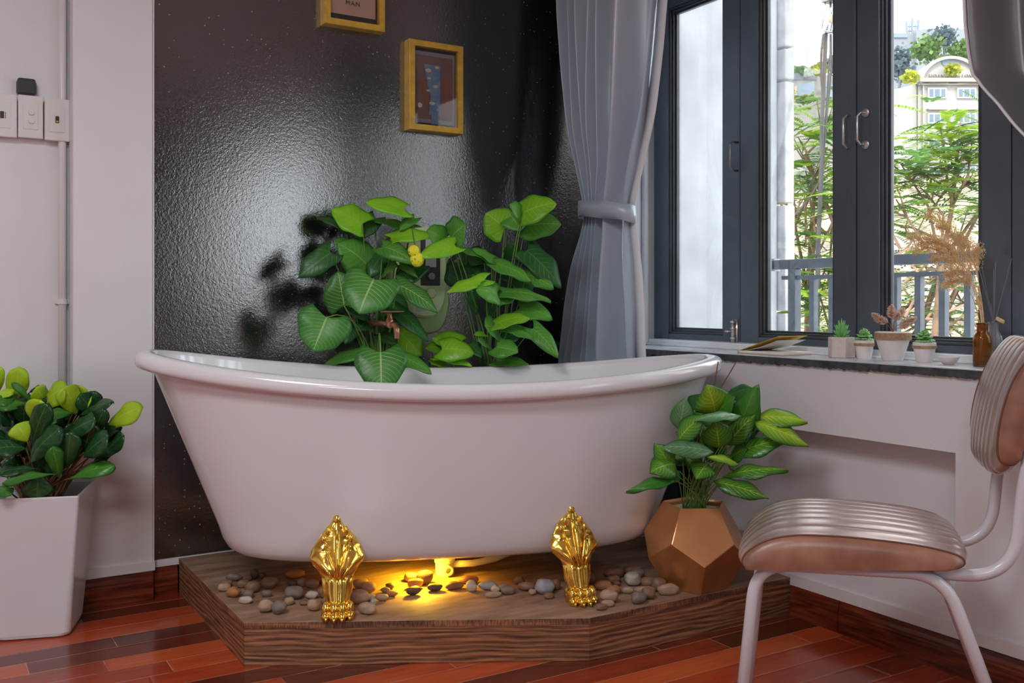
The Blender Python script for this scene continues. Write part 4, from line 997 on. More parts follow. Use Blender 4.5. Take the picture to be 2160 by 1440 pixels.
# bottles
m = NT('amber_glass'); m.set(Base_Color=(.55,.22,.02,1), Roughness=.04, Transmission_Weight=.85, IOR=1.45); M['amber'] = m.m
m = NT('clear_glass'); m.set(Base_Color=(.9,.93,.95,1), Roughness=.03, Transmission_Weight=.9, IOR=1.45); M['clear'] = m.m
def bottle(p, k, R, H, mat, name, label, grp=None):
    t = thing(name, label, 'bottle', p); r = R*k; h = H*k
    prof = [(r*.93,0),(r,.003),(r,h*.60),(r*.93,h*.69),(r*.72,h*.755),(r*.60,h*.785),(r*.585,h*.95),(r*.66,h*.955),(r*.66,h),(r*.52,h),(r*.5,h*.80),(r*.62,h*.73),(r*.88,h*.62),(r*.92,h*.58),(r*.92,.005),(.001,.005)]
    b = MB(); b.lathe(prof, p, 36); b.build('glass_body', mat, t, smooth=True); return t, r, h
p = sill_at(2072, 2.47); k = sc_at(p)
t, r, h = bottle(p, k, 18.5, 92, M['amber'], 'amber_bottle', 'brown glass bottle on the sill, in front of the clear one')
top = p+Vector((0,0,h))
# dry grass plumes in it
g = thing('dried_grass', 'bunch of golden dried grass plumes standing in the brown bottle', 'dried grass', p+Vector((0,0,.01)))
rnd = random.Random(21)
ends = [(1918,500,1985,497),(1930,530,1975,510),(1960,455,2000,470),(1985,478,2010,490),(1972,545,2020,540),(2035,500,2040,520),(2062,530,2055,540),(2008,575,2030,570),(1945,512,1995,500),(2020,500,2030,530),(1995,600,2030,590)]
for i, (ex, ey, mx_, my_) in enumerate(ends):
    E = pt(ex, ey, k*FX+rnd.uniform(-.05,.06)); A = pt(mx_, my_, k*FX+rnd.uniform(-.02,.03)); S = top+Rt*rnd.uniform(-.006,.006)+Vector((0,0,-.01)); S0 = p+Vector((rnd.uniform(-.006,.006), rnd.uniform(-.006,.006), .012))
    P = [S.lerp(A,.5)+Rt*.012]
    path = []
    c1 = S+Vector((0,0,.10))+ (A-S)*.25; c2 = A+(A-E)*.15+Vector((0,0,.012))
    for j in range(21):
        q = j/20; path.append(S*(1-q)**3+c1*3*q*(1-q)**2+c2*3*q*q*(1-q)+E*q**3)
    b = MB(); b.tube([S0]+path[:14], [.0011]*15, 5); st = b.build('grass_stem', M['straw'], g)
    b = MB(); n = 460
    for j in range(n):
        q = .42+.58*rnd.random()**.85; f = q*20; i0 = min(19, int(f)); c_ = path[i0].lerp(path[i0+1], f-i0); tg = (path[i0+1]-path[i0]).normalized()
        l = .025*math.sin(math.pi*min(1,(q-.36)/.66))**.7+.004
        d = Vector((rnd.gauss(0,1), rnd.gauss(0,1), rnd.gauss(0,1)-.25)).normalized()
        e = c_+d*l*rnd.uniform(.3,1)+tg*l*.9
        if j % 3 == 0: b.tube([c_, e], [.0005,.0003], 3, False)
        b.ball(e, (.0009,.0009,.0021), 4, 3)
    b.build('plume', M['straw'], g)
p2 = sill_at(2096, 2.535); k2 = sc_at(p2)
t, r2, h2 = bottle(p2, k2, 17, 92, M['clear'], 'clear_bottle', 'clear glass diffuser bottle behind the brown bottle')
t2 = thing('diffuser_reeds', 'thin grey reed sticks standing in the clear bottle', 'reeds', p2+Vector((0,0,.01)))
M['reed'] = plain('grey_reed', srgb(120,130,140), .6)
for i, (ex, ey) in enumerate([(2100,552),(2096,567),(2134,545),(2063,556),(2072,566),(2080,612),(2090,640)]):
    E = pt(ex, ey, k2*FX+rnd.uniform(-.02,.02)); b = MB(); b.tube([p2+Vector((0,0,.015)), p2+Vector((0,0,h2))+Rt*((ex-2090)*.00008), E], .0013, 6); b.build('reed', M['reed'], t2)
# small dried sprig hanging from the clear bottle
S = p2+Vector((0,0,h2-.01)); b = MB(); E = pt(2110, 672, k2*FX-.04); b.tube([S-Rt*.02, S+Vector((0,0,.012)), S.lerp(E,.6)+Vector((0,0,.012)), E], .0012, 6); 
for j in range(5): b.ball(E+Rt*(.004*j-.008)+Vector((0,0,-.002*j)), (.0035,.0035,.006), 8, 6)
o = b.build('dried_sprig', M['straw'], origin=E); tag(o, 'short dried sprig sticking out to the right of the clear bottle', 'dried flower')

# ------------------------------------------------------------------ curtains
m = NT('satin_curtain_front'); v = m.coord(); nz = m.noise(m.scaled(v,(1,1,.6)), 420, 2)
m.set(Base_Color=m.mix(m.math('MULTIPLY', nz, .5), (.42,.50,.60,1), (.56,.64,.74,1)), Roughness=.32, Sheen_Weight=.3, Specular_IOR_Level=1.0); m.bump(nz, .12, .0006); M['curtain'] = m.m
m = NT('curtain_brown_satin'); m.set(Base_Color=(.145,.15,.17,1), Roughness=.34, Sheen_Weight=.25, Specular_IOR_Level=.9); M['curtain2'] = m.m
m = NT('curtain_lining'); m.set(Base_Color=(.85,.87,.9,1), Roughness=.7); M['lining'] = m.m
XCu = 2.27
def curtain(name, label, edges, ztop, zbot, folds, amp, tie_z, mats, side=1, N=260, R=150, lining=True):
    t = thing(name, label, 'curtain', Vector((XCu, sum(e[1] for e in edges)/len(edges), zbot)))
    rows = []; 
    E0 = [(e[0], e[1]) for e in edges]; E1 = [(e[0], e[2]) for e in edges]
    for i in range(R+1):
        z = lerp(zbot, ztop, i/R); yl = smooth(E0, z); yr = smooth(E1, z); row = []
        g = math.exp(-((z-tie_z)/.13)**2)
        width = abs(yl-yr); wf = min(1.3, width/.45)
        for k in range(N+1):
            u = k/N
            uu = u+.015*math.sin(z*3+u*9)
            ph, am = folds(uu, z)
            x = XCu - amp*am*(1-.45*g)*math.cos(ph) - .012*g*math.sin(math.pi*u)*2
            x += .006*math.sin(u*31+z*5)*(1-g)
            row.append((x, lerp(yl, yr, u)+.006*math.sin(ph)*am, z))
        rows.append(row)
    b = MB(); b.rings(rows, False, uv=True); o = b.build('curtain_cloth', mats[0], t, smooth=True, solid=.002)
    return t, rows
def f_left(u, z):
    # narrow folds near the wall corner, broad satin folds towards the window
    if u < .46: ph = u/.46*2*math.pi*4.5; am = .75
    else: ph = 4.5*2*math.pi+(u-.46)/.54*2*math.pi*1.5; am = 1.35
    return ph+.35*math.sin(z*2.2), am
def zy(px, py, x=XCu): return ptx(px, py, x)
def edge(tab):
    out = []
    for py, l, r_ in tab:
        A = ptx(l, py, XCu); B_ = ptx(r_, py, XCu); zz_ = CZ-(py-HZ)/FX*((A.x*Fw.x+A.y*Fw.y)+(B_.x*Fw.x+B_.y*Fw.y))/2; out.append((zz_, A.y, B_.y))
    return sorted(out)
EL = edge([(-260,1182,1430),(0,1190,1402),(140,1197,1388),(260,1207,1372),(360,1226,1348),(435,1237,1330),(470,1236,1331),(560,1218,1341),(650,1204,1347),(755,1188,1352),(1000,1165,1372)])
tcur, rows = curtain('curtain', 'grey-blue satin curtain tied back left of the window', EL, 2.62, .22, f_left, .042, 1.345, (M['curtain'],))
# white lining edge beside it
b = MB(); rr = []
for row in rows:
    z = row[0][2]; yr = row[-1][1]; rr.append([(XCu+.018, yr+.05, z), (XCu+.012, yr-.004, z), (XCu+.016, yr-.009-.006*math.exp(-((z-1.0)/.5)**2), z)])
b.rings(rr, False); b.build('lining', M['lining'], tcur, smooth=True, solid=.0015)
# tie band
def tieback(zc, yl, yr, tiltz, label, rx):
    b = MB(); rings = []
    yc, ry = (yl+yr)/2, abs(yl-yr)/2+.010; h = .064
    for j, (dr, dz) in enumerate([(0,-h/2),(.0022,-h/2),(.0026,0),(.0022,h/2),(0,h/2),(-.0002,0)]):
        ring_ = []
        for k in range(56):
            a = 2*math.pi*k/56; c, s_ = math.cos(a), math.sin(a)
            yy = yc+(ry+dr)*s_; xx = XCu-(rx+dr)*c-.004
            ring_.append((xx, yy, zc+dz+tiltz*s_+.012*math.cos(a)+.002*math.sin(a*5+j)))
        rings.append(ring_)
    rings.append(rings[0]); b.rings(rings, True)
    o = b.build('curtain_tieback', M['curtain'], smooth=True, origin=(XCu, yc, zc)); tag(o, label, 'tieback'); return o
yl_, yr_ = ptx(1234, 440, XCu).y, ptx(1331, 450, XCu).y
tieback(1.342, yl_, yr_, .016, 'grey fabric band gathering the left curtain', .072)
def f_right(u, z): return u*2*math.pi*2.6+.9+.5*math.sin(z*2.5), 1.0+.5*u
EZ = edge([(-400,2046,2600),(0,2058,2560),(60,2064,2545),(112,2072,2530),(128,2082,2520),(190,2126,2505),(265,2180,2490),(350,2260,2470),(430,2330,2450),(600,2330,2475),(1000,2300,2500)])
tr_, rows2 = curtain('curtain', 'brown-grey satin curtain swept across the top right corner of the window', EZ, 2.62, .5, f_right, .045, 1.25, (M['curtain2'],))
b = MB(); rr = []
for row in rows2: v = Vector(row[0]); rr.append([v+Vector((-.003,.004,0)), v+Vector((-.010,-.001,0)), v+Vector((-.005,-.006,0))])
b.rings(rr, False); b.build('hem', M['lining'], tr_, smooth=True, solid=.001)
yl_, yr_ = EZ and ptx(2322, 430, XCu).y, ptx(2452, 430, XCu).y
tieback(1.22, yl_, yr_, .01, 'fabric band gathering the right curtain, beyond the photo edge', .084)

# ------------------------------------------------------------------ chair (X towards its front, Y across to the far side, Z up)
m = NT('brown_leather'); v = m.coord(); nz = m.noise(v, 14, 4); n3 = m.noise(v, 220, 2)
m.set(Base_Color=m.ramp(nz, [(.3, srgb(122,80,62)), (.55, srgb(152,104,82)), (.75, srgb(174,126,102))]), Roughness=.40, Coat_Weight=.35, Coat_Roughness=.28, Sheen_Weight=.15)
m.bump(m.math('ADD', m.math('MULTIPLY', n3, .3), nz), .12, .003); M['leather'] = m.m
m = NT('ribbed_leather_sheen'); v = m.coord(); nz = m.noise(v, 9, 3)
m.set(Base_Color=m.ramp(nz, [(.3, srgb(170,142,134)), (.7, srgb(198,172,164))]), Roughness=.30, Coat_Weight=.9, Coat_Roughness=.22, Metallic=.45)  # same brown leather, window sheen put into a paler base colour
m.bump(nz, .08, .003); M['leather_rib_sheen'] = m.m
M['piping'] = plain('dark_piping', srgb(110,70,54), .5)
M['tube'] = plain('white_painted_steel', (.66,.64,.68,1), .28, var=.02, Coat_Weight=.3)
chair_o = C(.992, 2.112, 0)                            # rear near corner of the seat, on the floor
fx_ = (Rt*-.965+Fw*.225).normalized(); fy_ = (Rt*.30+Fw*.95).normalized()
KS = .955
def K(x, y, z):
    v = (chair_o+fx_*x+fy_*y)*KS; return Vector((v.x, v.y, CZ-(CZ-z)*KS))
KF = CZ-CZ/KS
ch = thing('dining_chair', 'chair with ribbed brown leather seat and back on a white tube frame', 'chair', K(.24, .2, KF))
def pad(prof, y0, y1, centre, ribs, shrink, name, framefn, amp=.0062, inner=.016):
    """prof: closed-ish side profile from one lower end over the top to the other; swept across y with ribs"""
    NP, NY = 90, 120
    # arc length resample with catmull
    P = [Vector((a, 0, c)) for a, c in prof]; dense = []
    for i in range(len(P)-1):
        p0, p1, p2, p3 = P[max(i-1,0)], P[i], P[i+1], P[min(i+2,len(P)-1)]
        for j in range(24):
            t_ = j/24; dense.append(.5*((2*p1)+(-p0+p2)*t_+(2*p0-5*p1+4*p2-p3)*t_*t_+(-p0+3*p1-3*p2+p3)*t_**3))
    dense.append(P[-1]); Ls = [0]
    for a, c in zip(dense, dense[1:]): Ls.append(Ls[-1]+(c-a).length)
    res = []; j = 0
    for i in range(NP+1):
        s_ = Ls[-1]*i/NP
        while j < len(Ls)-2 and Ls[j+1] < s_: j += 1
        q = (s_-Ls[j])/max(1e-9, Ls[j+1]-Ls[j]); res.append(dense[j].lerp(dense[j+1], q))
    cen = Vector((centre[0], 0, centre[1])); W = (y1-y0)/2; ym = (y0+y1)/2
    top = []
    for i, p_ in enumerate(res):
        tn = (res[min(i+1,NP)]-res[max(i-1,0)]).normalized(); nr = Vector((-tn.z, 0, tn.x))
        if nr.dot(p_-cen) < 0: nr = -nr
        row = []
        for k in range(NY+1):
            v_ = -1+2*k/NY; y = ym+W*v_
            sh = shrink(abs(v_)); q = cen+Vector(((p_.x-cen.x)*sh[0], 0, (p_.z-cen.z)*sh[1]))
            rb = abs(math.sin(math.pi*ribs*(v_+1)/2)); fade = math.sin(math.pi*i/NP)**.25 if 0 < i < NP else 0
            q += nr*(amp*(rb**.42-1)*min(1, (1-abs(v_))*14)*fade)
            row.append(framefn(q.x, y, q.z))
        top.append(row)
    b = MB(); b.rings(top, False); o = b.build('%s_ribbed_panel' % name, M['leather_rib_sheen'], ch, smooth=True)
    # side panels: bulging plain leather, closed at the base
    for sgn, k in ((-1, 0), (1, NY)):
        b = MB(); rim = [top[i][k] for i in range(NP+1)]; R_ = [rim]
        cc = sum(rim, Vector((0,0,0)))/len(rim)
        base_mid = (rim[0]+rim[-1])/2
        yv = (framefn(0, 1, 0)-framefn(0, 0, 0))*sgn
        for u_, out_ in ((.06,.007),(.16,.013),(.35,.018),(.65,.020),(1.0,.018)):
            R_.append([r_.lerp(base_mid.lerp(cc, .0)+(r_-base_mid)*0, 0)+((rim[0].lerp(rim[-1], i/NP))-r_)*u_+yv*out_ for i, r_ in enumerate(rim)])
        b.rings(R_, False); sd = b.build('%s_side_panel' % name, M['leather'], ch, smooth=True)
        b = MB(); b.tube([r_+yv*.002 for r_ in rim], .0022, 8); b.build('piping', M['piping'], sd, smooth=True)
    b = MB(); y_a, y_b = 0, NY
    lo = [top[0][k] for k in range(0, NY+1, 10)]; hi = [top[-1][k] for k in range(0, NY+1, 10)]
    b.rings([lo, hi], False); b.build('%s_base' % name, M['leather'], ch)
    return o
prof = [(.030,.412),(.004,.416),(-.012,.432),(-.003,.452),(.035,.468),(.10,.482),(.20,.492),(.30,.496),(.38,.490),(.44,.468),(.482,.430),(.494,.398),(.484,.376)]
pad(prof, -.005, .415, (.24,.425), 8, lambda v: (1-.07*v**4, 1-.30*v**3.2), 'seat', K)
# backrest: profile in (forward, height), leaning back
lean = math.radians(13)
bx0, bz0 = -.100, .60
def KB(x, y, z): return K(bx0+x*math.cos(lean)-z*math.sin(lean), y, bz0+z*math.cos(lean)+x*math.sin(lean))
prof = [(.000,.020),(.008,.004),(.026,-.004),(.046,.006),(.058,.040),(.066,.10),(.067,.17),(.060,.24),(.046,.29),(.028,.318),(.010,.322),(.0,.310)]
pad(prof, .045, .425, (.0,.16), 8, lambda v: (1-.15*v**3, 1-.24*v**5), 'backrest', KB)
def arc(pts, r, n=6):
    """round the corners of a polyline"""
    out = [pts[0]]
    for i in range(1, len(pts)-1):
        a, c, d = pts[i-1], pts[i], pts[i+1]; u = (a-c).normalized(); v_ = (d-c).normalized(); rr_ = min(r, (a-c).length*.48, (d-c).length*.48)
        A, B_ = c+u*rr_, c+v_*rr_
        for j in range(n+1):
            q = j/n; out.append(A*(1-q)**2+c*2*q*(1-q)+B_*q*q)
    out.append(pts[-1]); return out
TR = .0132
for y in (.012, .345):
    b = MB(); b.tube(arc([K(.472+.02,y,KF), K(.447,y,.398), K(.045,y,.398), K(-.115,y,KF)], .075, 8), TR, 14); b.build('leg_loop', M['tube'], ch, smooth=True)
    for xx in (.492, -.115):
        b = MB(); b.lathe([(.015,0),(.016,.002),(.016,.018),(.013,.02)], K(xx, y, KF), 16, None, True, True); b.build('foot_cap', M['dark_plastic'], ch)
for y in (.040, .345):
    zz_ = .398
    b = MB(); b.tube(arc([K(.25,y,zz_), K(-.10,y,zz_-.008), KB(-.016,y,.02), KB(-.014,y,.27)], .10, 10), TR, 14); b.build('back_support', M['tube'], ch, smooth=True)
b = MB(); b.tube([K(.38,.012,.396), K(.38,.372,.396)], .009, 10); b.tube([K(.10,.012,.396), K(.10,.372,.396)], .009, 10); b.build('cross_bar', M['tube'], ch, smooth=True)
# ------------------------------------------------------------------ outside the window
GZ = -6.0
M['street'] = plain('pale_street', (.3,.28,.25,1), .9, var=.1, scale=1)
b = MB(); b.box((XO+1.0, -60, GZ-.2), (260, 220, GZ)); o = structure(b.build('ground', M['street']))
# balcony side wall, its end pier and slab
b = MB(); b.box((XO, 3.135, .0), (3.33, 3.30, 3.2)); o = structure(b.build('wall_balcony', M['exterior_wall']))
zj = [-.2, .5, .95, 1.44, 2.0, 2.148, 2.62, 3.2]
M['stone'] = plain('pale_stone_block', (.62,.62,.63,1), .8, var=.18, scale=14, bump=.5, bscale=60)
for z0, z1 in zip(zj, zj[1:]):
    b = MB(); dx = .012*(((z0*7.3) % 1)-.5)
    b.box((3.335, 3.09, z0+.006), (3.395+dx, 3.32, z1-.006)); 
    if 'pier' not in globals(): pier = thing('stone_pier', 'stack of pale stone blocks at the end of the balcony wall', 'pier', (3.36, 3.2, -.2))
    b.build('block', M['stone'], pier, bevel=.006)
b = MB(); b.box((XO, -3.5, -.25), (3.45, 3.135, -.05)); structure(b.build('floor_balcony', M['exterior_wall']))
# railing
XRl = 3.28
rl = thing('balcony_railing', 'dark grey metal balcony railing with upright bars outside the window', 'railing', (XRl, 1.5, -.05))
b = MB(); b.box((XRl-.02, -3.0, 1.142), (XRl+.02, 3.10, 1.183)); b.build('top_rail', M['rail'], rl, bevel=.002)
b = MB(); b.box((XRl-.012, -3.0, 1.095), (XRl+.012, 3.05, 1.112)); b.build('second_rail', M['rail'], rl, bevel=.001)
b = MB(); b.box((XRl-.012, -3.0, .02), (XRl+.012, 3.05, .04)); b.build('bottom_rail', M['rail'], rl, bevel=.001)
b = MB(); b.box((XRl-.02, 3.085, 1.135), (XRl+.02, 3.10, 1.19)); b.build('wall_bracket', M['steel_dark'], rl)
b = MB(); b.box((XRl-.02, 2.965, -.05), (XRl+.02, 3.005, 1.142)); b.build('post', M['rail'], rl, bevel=.002)
b = MB(); b.box((XRl-.02, 1.35, -.05), (XRl+.02, 1.39, 1.142)); b.build('post', M['rail'], rl, bevel=.002)
y = 2.878
while y > -2.9:
    if abs(y-1.37) > .04:
        b = MB(); b.box((XRl-.013, y-.013, .04), (XRl+.013, y+.013, 1.095)); b.build('bar', M['rail'], rl)
    y -= .1035
# cables and bracket of the utility line in front of the house
u = thing('utility_cables', 'bundle of dark cables hanging from a metal bracket outside the window', 'cables', pt(1735, 690, 7.5))
dC = 7.5
M['cable'] = plain('black_cable', (.05,.045,.045,1), .6, var=.3, scale=5)
for i, (tab, r) in enumerate([([(1737,72),(1733,105),(1731,150),(1736,200),(1734,260),(1733,335),(1729,400),(1726,500),(1724,700),(1722,1500)], .010), ([(1742,70),(1740,120),(1737,180),(1734,250),(1733,330),(1730,420),(1725,520),(1722,700),(1720,1500)], .016),
    ([(1752,72),(1752,110),(1748,150),(1746,190),(1742,250),(1737,330),(1733,400),(1728,520),(1726,700),(1725,1500)], .009), ([(1753,72),(1754,130),(1751,180),(1747,215),(1741,270),(1736,340),(1730,450),(1727,700),(1726,1500)], .007)]):
    b = MB(); P = [pt(x, y_, dC+.03*i) for x, y_ in tab]; b.tube(P, r, 8); b.build('cable', M['cable'], u, smooth=True)
b = MB(); b.tube([pt(1736,62,dC), pt(1745,68,dC), pt(1756,67,dC), pt(1764,60,dC), pt(1800,50,dC)], .012, 8); b.build('bracket_ring', M['steel_dark'], u, smooth=True)
b = MB(); b.tube([pt(1740,5,dC), pt(1742,16,dC), pt(1737,35,dC), pt(1734,60,dC)], .005, 8); b.tube([pt(1752,5,dC), pt(1752,25,dC), pt(1747,50,dC), pt(1743,66,dC)], .009, 8); b.tube([pt(1753,25,dC), pt(1756,40,dC), pt(1752,66,dC)], .007, 8); b.build('hook_wire', M['steel_dark'], u, smooth=True)
b = MB(); A = pt(1752, 38, dC); b.ball(A, (.014,.014,.04), 10, 8); b.build('insulator', plain('orange_insulator', srgb(200,140,110), .4), u, smooth=True)
b = MB(); A = pt(1751, -14, dC); b.box((A.x-.05, A.y-.05, A.z-.07), (A.x+.05, A.y+.05, A.z+.25)); b.build('junction_box', M['steel_dark'], u, bevel=.01)
b = MB(); A = pt(1751, -14, dC); b.tube([A+Vector((0,0,.2)), A+Vector((0,0,2.5))], .05, 10); b.tube([A+Vector((0,.25,2.0)), Vector((A.x,A.y+.25,GZ))], .09, 10); b.tube([A+Vector((0,0,2.0)), A+Vector((0,.25,2.0))], .04, 8)
b = MB(); b.tube([pt(1733,375,dC), pt(1712,410,dC), pt(1688,440,dC-.3), pt(1660,470,dC-.6), pt(1610,520,dC-1)], .006, 6); b.tube([pt(1731,330,dC), pt(1705,400,dC+.3), pt(1680,445,dC+.6), pt(1640,560,dC+1)], .004, 6); b.build('stay_wire', M['cable'], u, smooth=True)

# buildings
M['render_white'] = plain('white_render', (.34,.33,.31,1), .8, var=.03, scale=.4)
M['render_cream'] = plain('cream_render', (.42,.33,.24,1), .8, var=.05, scale=.5)
M['render_grey'] = plain('pale_grey_render', (.19,.205,.23,1), .8, var=.05, scale=.2)
M['trimcol'] = plain('warm_moulding', (.32,.29,.25,1), .8, var=.02)
M['pane_blue'] = plain('blue_grey_window', (.11,.15,.21,1), .35, var=.1, scale=2)
M['window_white'] = plain('white_window_frame', (.45,.46,.48,1), .5, var=.01)
M['slate'] = plain('blue_grey_metal', srgb(110,125,140), .6)
def facing(d):     # a frontal panel frame at distance d: returns function (px,py,depth)->point
    return lambda px, py, e=0: pt(px, py, d)+Fw*e
def pbox(b, d, px0, px1, py0, py1, e0, e1):
    F_ = facing(d); vs = [F_(px0,py1,e0), F_(px1,py1,e0), F_(px1,py1,e1), F_(px0,py1,e1), F_(px0,py0,e0), F_(px1,py0,e0), F_(px1,py0,e1), F_(px0,py0,e1)]
    b.add(vs, [(0,3,2,1),(4,5,6,7),(0,1,5,4),(1,2,6,5),(2,3,7,6),(3,0,4,7)])
D = 100.0
hb_ = pt(2000, 1000, D)
ht_ = thing('hotel_building', 'cream hotel with an arched gable reading HOANG HAI LONG, seen through the window', 'building', Vector((hb_.x, hb_.y, GZ)))
GY = HZ+FX*(CZ-GZ)/D
b = MB(); pbox(b, D, 1936, 2130, 180, GY, 0, 14)
b.build('front_block', M['render_white'], ht_)
b = MB(); F_ = facing(D)
# side wing running away to the left, lower
vs = [F_(1936,GY,0), F_(1936,178,0), F_(1860,196,-16), F_(1860,HZ+FX*7/84,-16)]
vs = [pt(1936,GY,D+.5), pt(1936,176,D+.5), pt(1840,200,D-14), pt(1840,HZ+FX*7/(D-14),D-14)]; off = Fw*14+Rt*2
b.add([v for v in vs]+[v+off for v in vs], [(0,1,2,3),(7,6,5,4),(1,5,6,2),(0,4,5,1),(3,2,6,7)]); b.build('side_wing', M['render_white'], ht_)
# arched gable
def archpts(r, cx=2003, cy=180, sy=.88, n=28): return [(cx+r*math.cos(math.pi*j/n), cy-r*sy*math.sin(math.pi*j/n)) for j in range(n+1)]
b = MB(); a = archpts(67); f0 = [F_(x,y,0) for x, y in a]; f1 = [F_(x,y,2) for x, y in a]; b.rings([f0, f1], True, True, True); b.build('gable', M['render_white'], ht_)
b = MB(); a0, a1 = archpts(68), archpts(61); b.rings([[F_(x,y,-.5) for x,y in a0],[F_(x,y,-.5) for x,y in a1],[F_(x,y,.1) for x,y in a1],[F_(x,y,.1) for x,y in a0],[F_(x,y,-.5) for x,y in a0]], False); b.build('gable_moulding', M['render_white'], ht_)
b = MB(); hp = [(1985,128),(1991,127),(2005,125),(2020,127),(2027,129),(2024,138),(2016,144),(1994,142),(1987,136)]
b.rings([[F_(x,y,-.12) for x,y in hp],[F_(x,y,.2) for x,y in hp]], True, True, True); b.build('gable_opening', M['slate'], ht_)
b = MB(); pbox(b, D, 1932, 2075, 168, 176, -.9, 0); pbox(b, D, 1934, 2072, 178, 181, -.5, 0); b.build('cornice', M['trimcol'], ht_)
for py in (186, 239, 293, 350):
    for px in (1975, 2037):
        b = MB(); pbox(b, D, px-21, px+21, py-6-3, py-6, -.5, 0); cr = b.build('window_head', M['trimcol'], ht_)
        b = MB(); pbox(b, D, px-20, px+20, py, py+22, -.25, 0); w_ = b.build('window_frame', M['window_white'], ht_)
        b = MB()
        for dx, hw in ((-12.5,4),(0,5),(12.5,4)): pbox(b, D, px+dx-hw, px+dx+hw, py+3, py+19, -.30, -.2)
        b.build('panes', M['pane_blue'], w_)
b = MB(); pbox(b, D, 1944, 1947, 181, GY, -.3, 0); pbox(b, D, 2064, 2067, 181, GY, -.3, 0); b.build('pilaster', M['render_white'], ht_)
c = bpy.data.curves.new('sign_text', 'FONT'); c.body = 'HOANG HAI LONG'; c.size = .62; c.align_x = 'CENTER'; c.align_y = 'CENTER'; c.extrude = .05; c.space_character = 1.12
o = bpy.data.objects.new('sign_text', c); COL.objects.link(o); me = bpy.data.meshes.new_from_object(o.evaluated_get(bpy.context.evaluated_depsgraph_get())); bpy.data.objects.remove(o)
wd = max(v.co.x for v in me.vertices)-min(v.co.x for v in me.vertices); hh_ = max(v.co.y for v in me.vertices)-min(v.co.y for v in me.vertices)
sxx = (100/FX*D)/wd; syy = (9.5/FX*D)/hh_
for v in me.vertices: v.co.x *= sxx; v.co.y *= syy
q = bpy.data.objects.new('sign_lettering', me); COL.objects.link(q); q.parent = ht_; me.materials.append(plain('sign_letters', srgb(120,100,96), .6))
q.location = F_(2008, 163, -.2)-ht_.location; q.rotation_euler = (math.pi/2, 0, YAW-math.pi/2)
def blob_tree(b, c, r, n, size, seed, squash=.8):
    rnd = random.Random(seed)
    for i in range(n):
        d = Vector((rnd.gauss(0,1), rnd.gauss(0,1), rnd.gauss(0,1)*squash)); d.normalize(); q = c+Vector((d.x*r[0], d.y*r[0], d.z*r[1]))*rnd.uniform(.45,1)*(1+.25*math.sin(d.x*5+d.z*7))
        a = Vector((rnd.uniform(-1,1), rnd.uniform(-1,1), rnd.uniform(-.6,.6))).normalized()*size*rnd.uniform(.5,1.2); s_ = a.cross(Vector((rnd.random(), rnd.random(), rnd.random()))).normalized()*a.length*.45
        b.add([q, q+a*.5+s_, q+a, q+a*.5-s_], [(0,1,2,3)])
def fol(name, c0, c1, tr=.3):
    m = NT(name); nz = m.noise(m.geo(), 2.2, 3); wn_ = m.node('ShaderNodeNewGeometry').outputs['Random Per Island']
    col = m.ramp(m.math('ADD', m.math('MULTIPLY', wn_, .6), m.math('MULTIPLY', nz, .4)), [(.1, c0), (.9, c1)])
    m.set(Base_Color=col, Roughness=.6); t_ = m.node('ShaderNodeBsdfTranslucent', inp={'Color': col}); ms = m.node('ShaderNodeMixShader', inp={0: tr})
    m.t.links.new(m.p.outputs[0], ms.inputs[1]); m.t.links.new(t_.outputs[0], ms.inputs[2]); m.t.links.new(ms.outputs[0], m.n['Material Output'].inputs[0]); return m.m
M['fol_roof'] = fol('roof_tree_foliage', (.05,.11,.05,1), (.18,.30,.06,1)); M['fol_blue'] = fol('distant_foliage', (.06,.09,.12,1), (.15,.20,.20,1)); M['fol_yellow'] = fol('yellow_flowers', (.18,.28,.03,1), (.50,.44,.04,1))
M['bark'] = plain('bark', srgb(120,95,75), .9, var=.25, scale=12)
M['bark_grey'] = plain('grey_bark', srgb(100,105,110), .9, var=.2, scale=3)
def roof_tree(px, py, w_, h, mat, label, d=D+4, seed=0, n=420, trunk=True, size=.55):
    c = pt(px, py, d); k = d/FX; t = thing('rooftop_tree', label, 'tree', Vector((c.x, c.y, pt(px, 185, d).z)), 'greenery on the distant roofs')
    b = MB(); blob_tree(b, c, (w_*k/2, h*k/2), n, size, seed); b.build('foliage', mat, t)
    if trunk: b = MB(); base = Vector((c.x, c.y, pt(px, 185, d).z)); b.tube([base, base.lerp(c, .5)+Rt*.15, c, c+Vector((0,0,h*k*.3))], [.16,.13,.1,.04], 8); b.build('trunk', M['bark_grey'], t)
roof_tree(1955, 105, 62, 62, M['fol_roof'], 'rounded green tree left above the arched gable', seed=1)
roof_tree(1990, 78, 54, 48, M['fol_blue'], 'tall open dark tree on the roof, highest of the rooftop trees', seed=2, n=300)
roof_tree(2030, 108, 50, 50, M['fol_roof'], 'bright green rooftop tree right above the gable', seed=3)
roof_tree(1897, 135, 44, 78, M['fol_blue'], 'blue-grey tree at the left edge of the right hand window pane', seed=4, n=500)
roof_tree(1920, 162, 24, 22, M['fol_yellow'], 'yellow-green bush on the roof edge left of the gable', d=D-1, seed=5, n=200, trunk=False)
roof_tree(2010, 146, 28, 24, M['fol_yellow'], 'yellow flowering bush hanging in front of the gable opening', d=D-1, seed=6, n=260, trunk=False, size=.4)
roof_tree(2060, 145, 40, 40, M['fol_blue'], 'dull green foliage behind the right shoulder of the gable', seed=7, n=300)
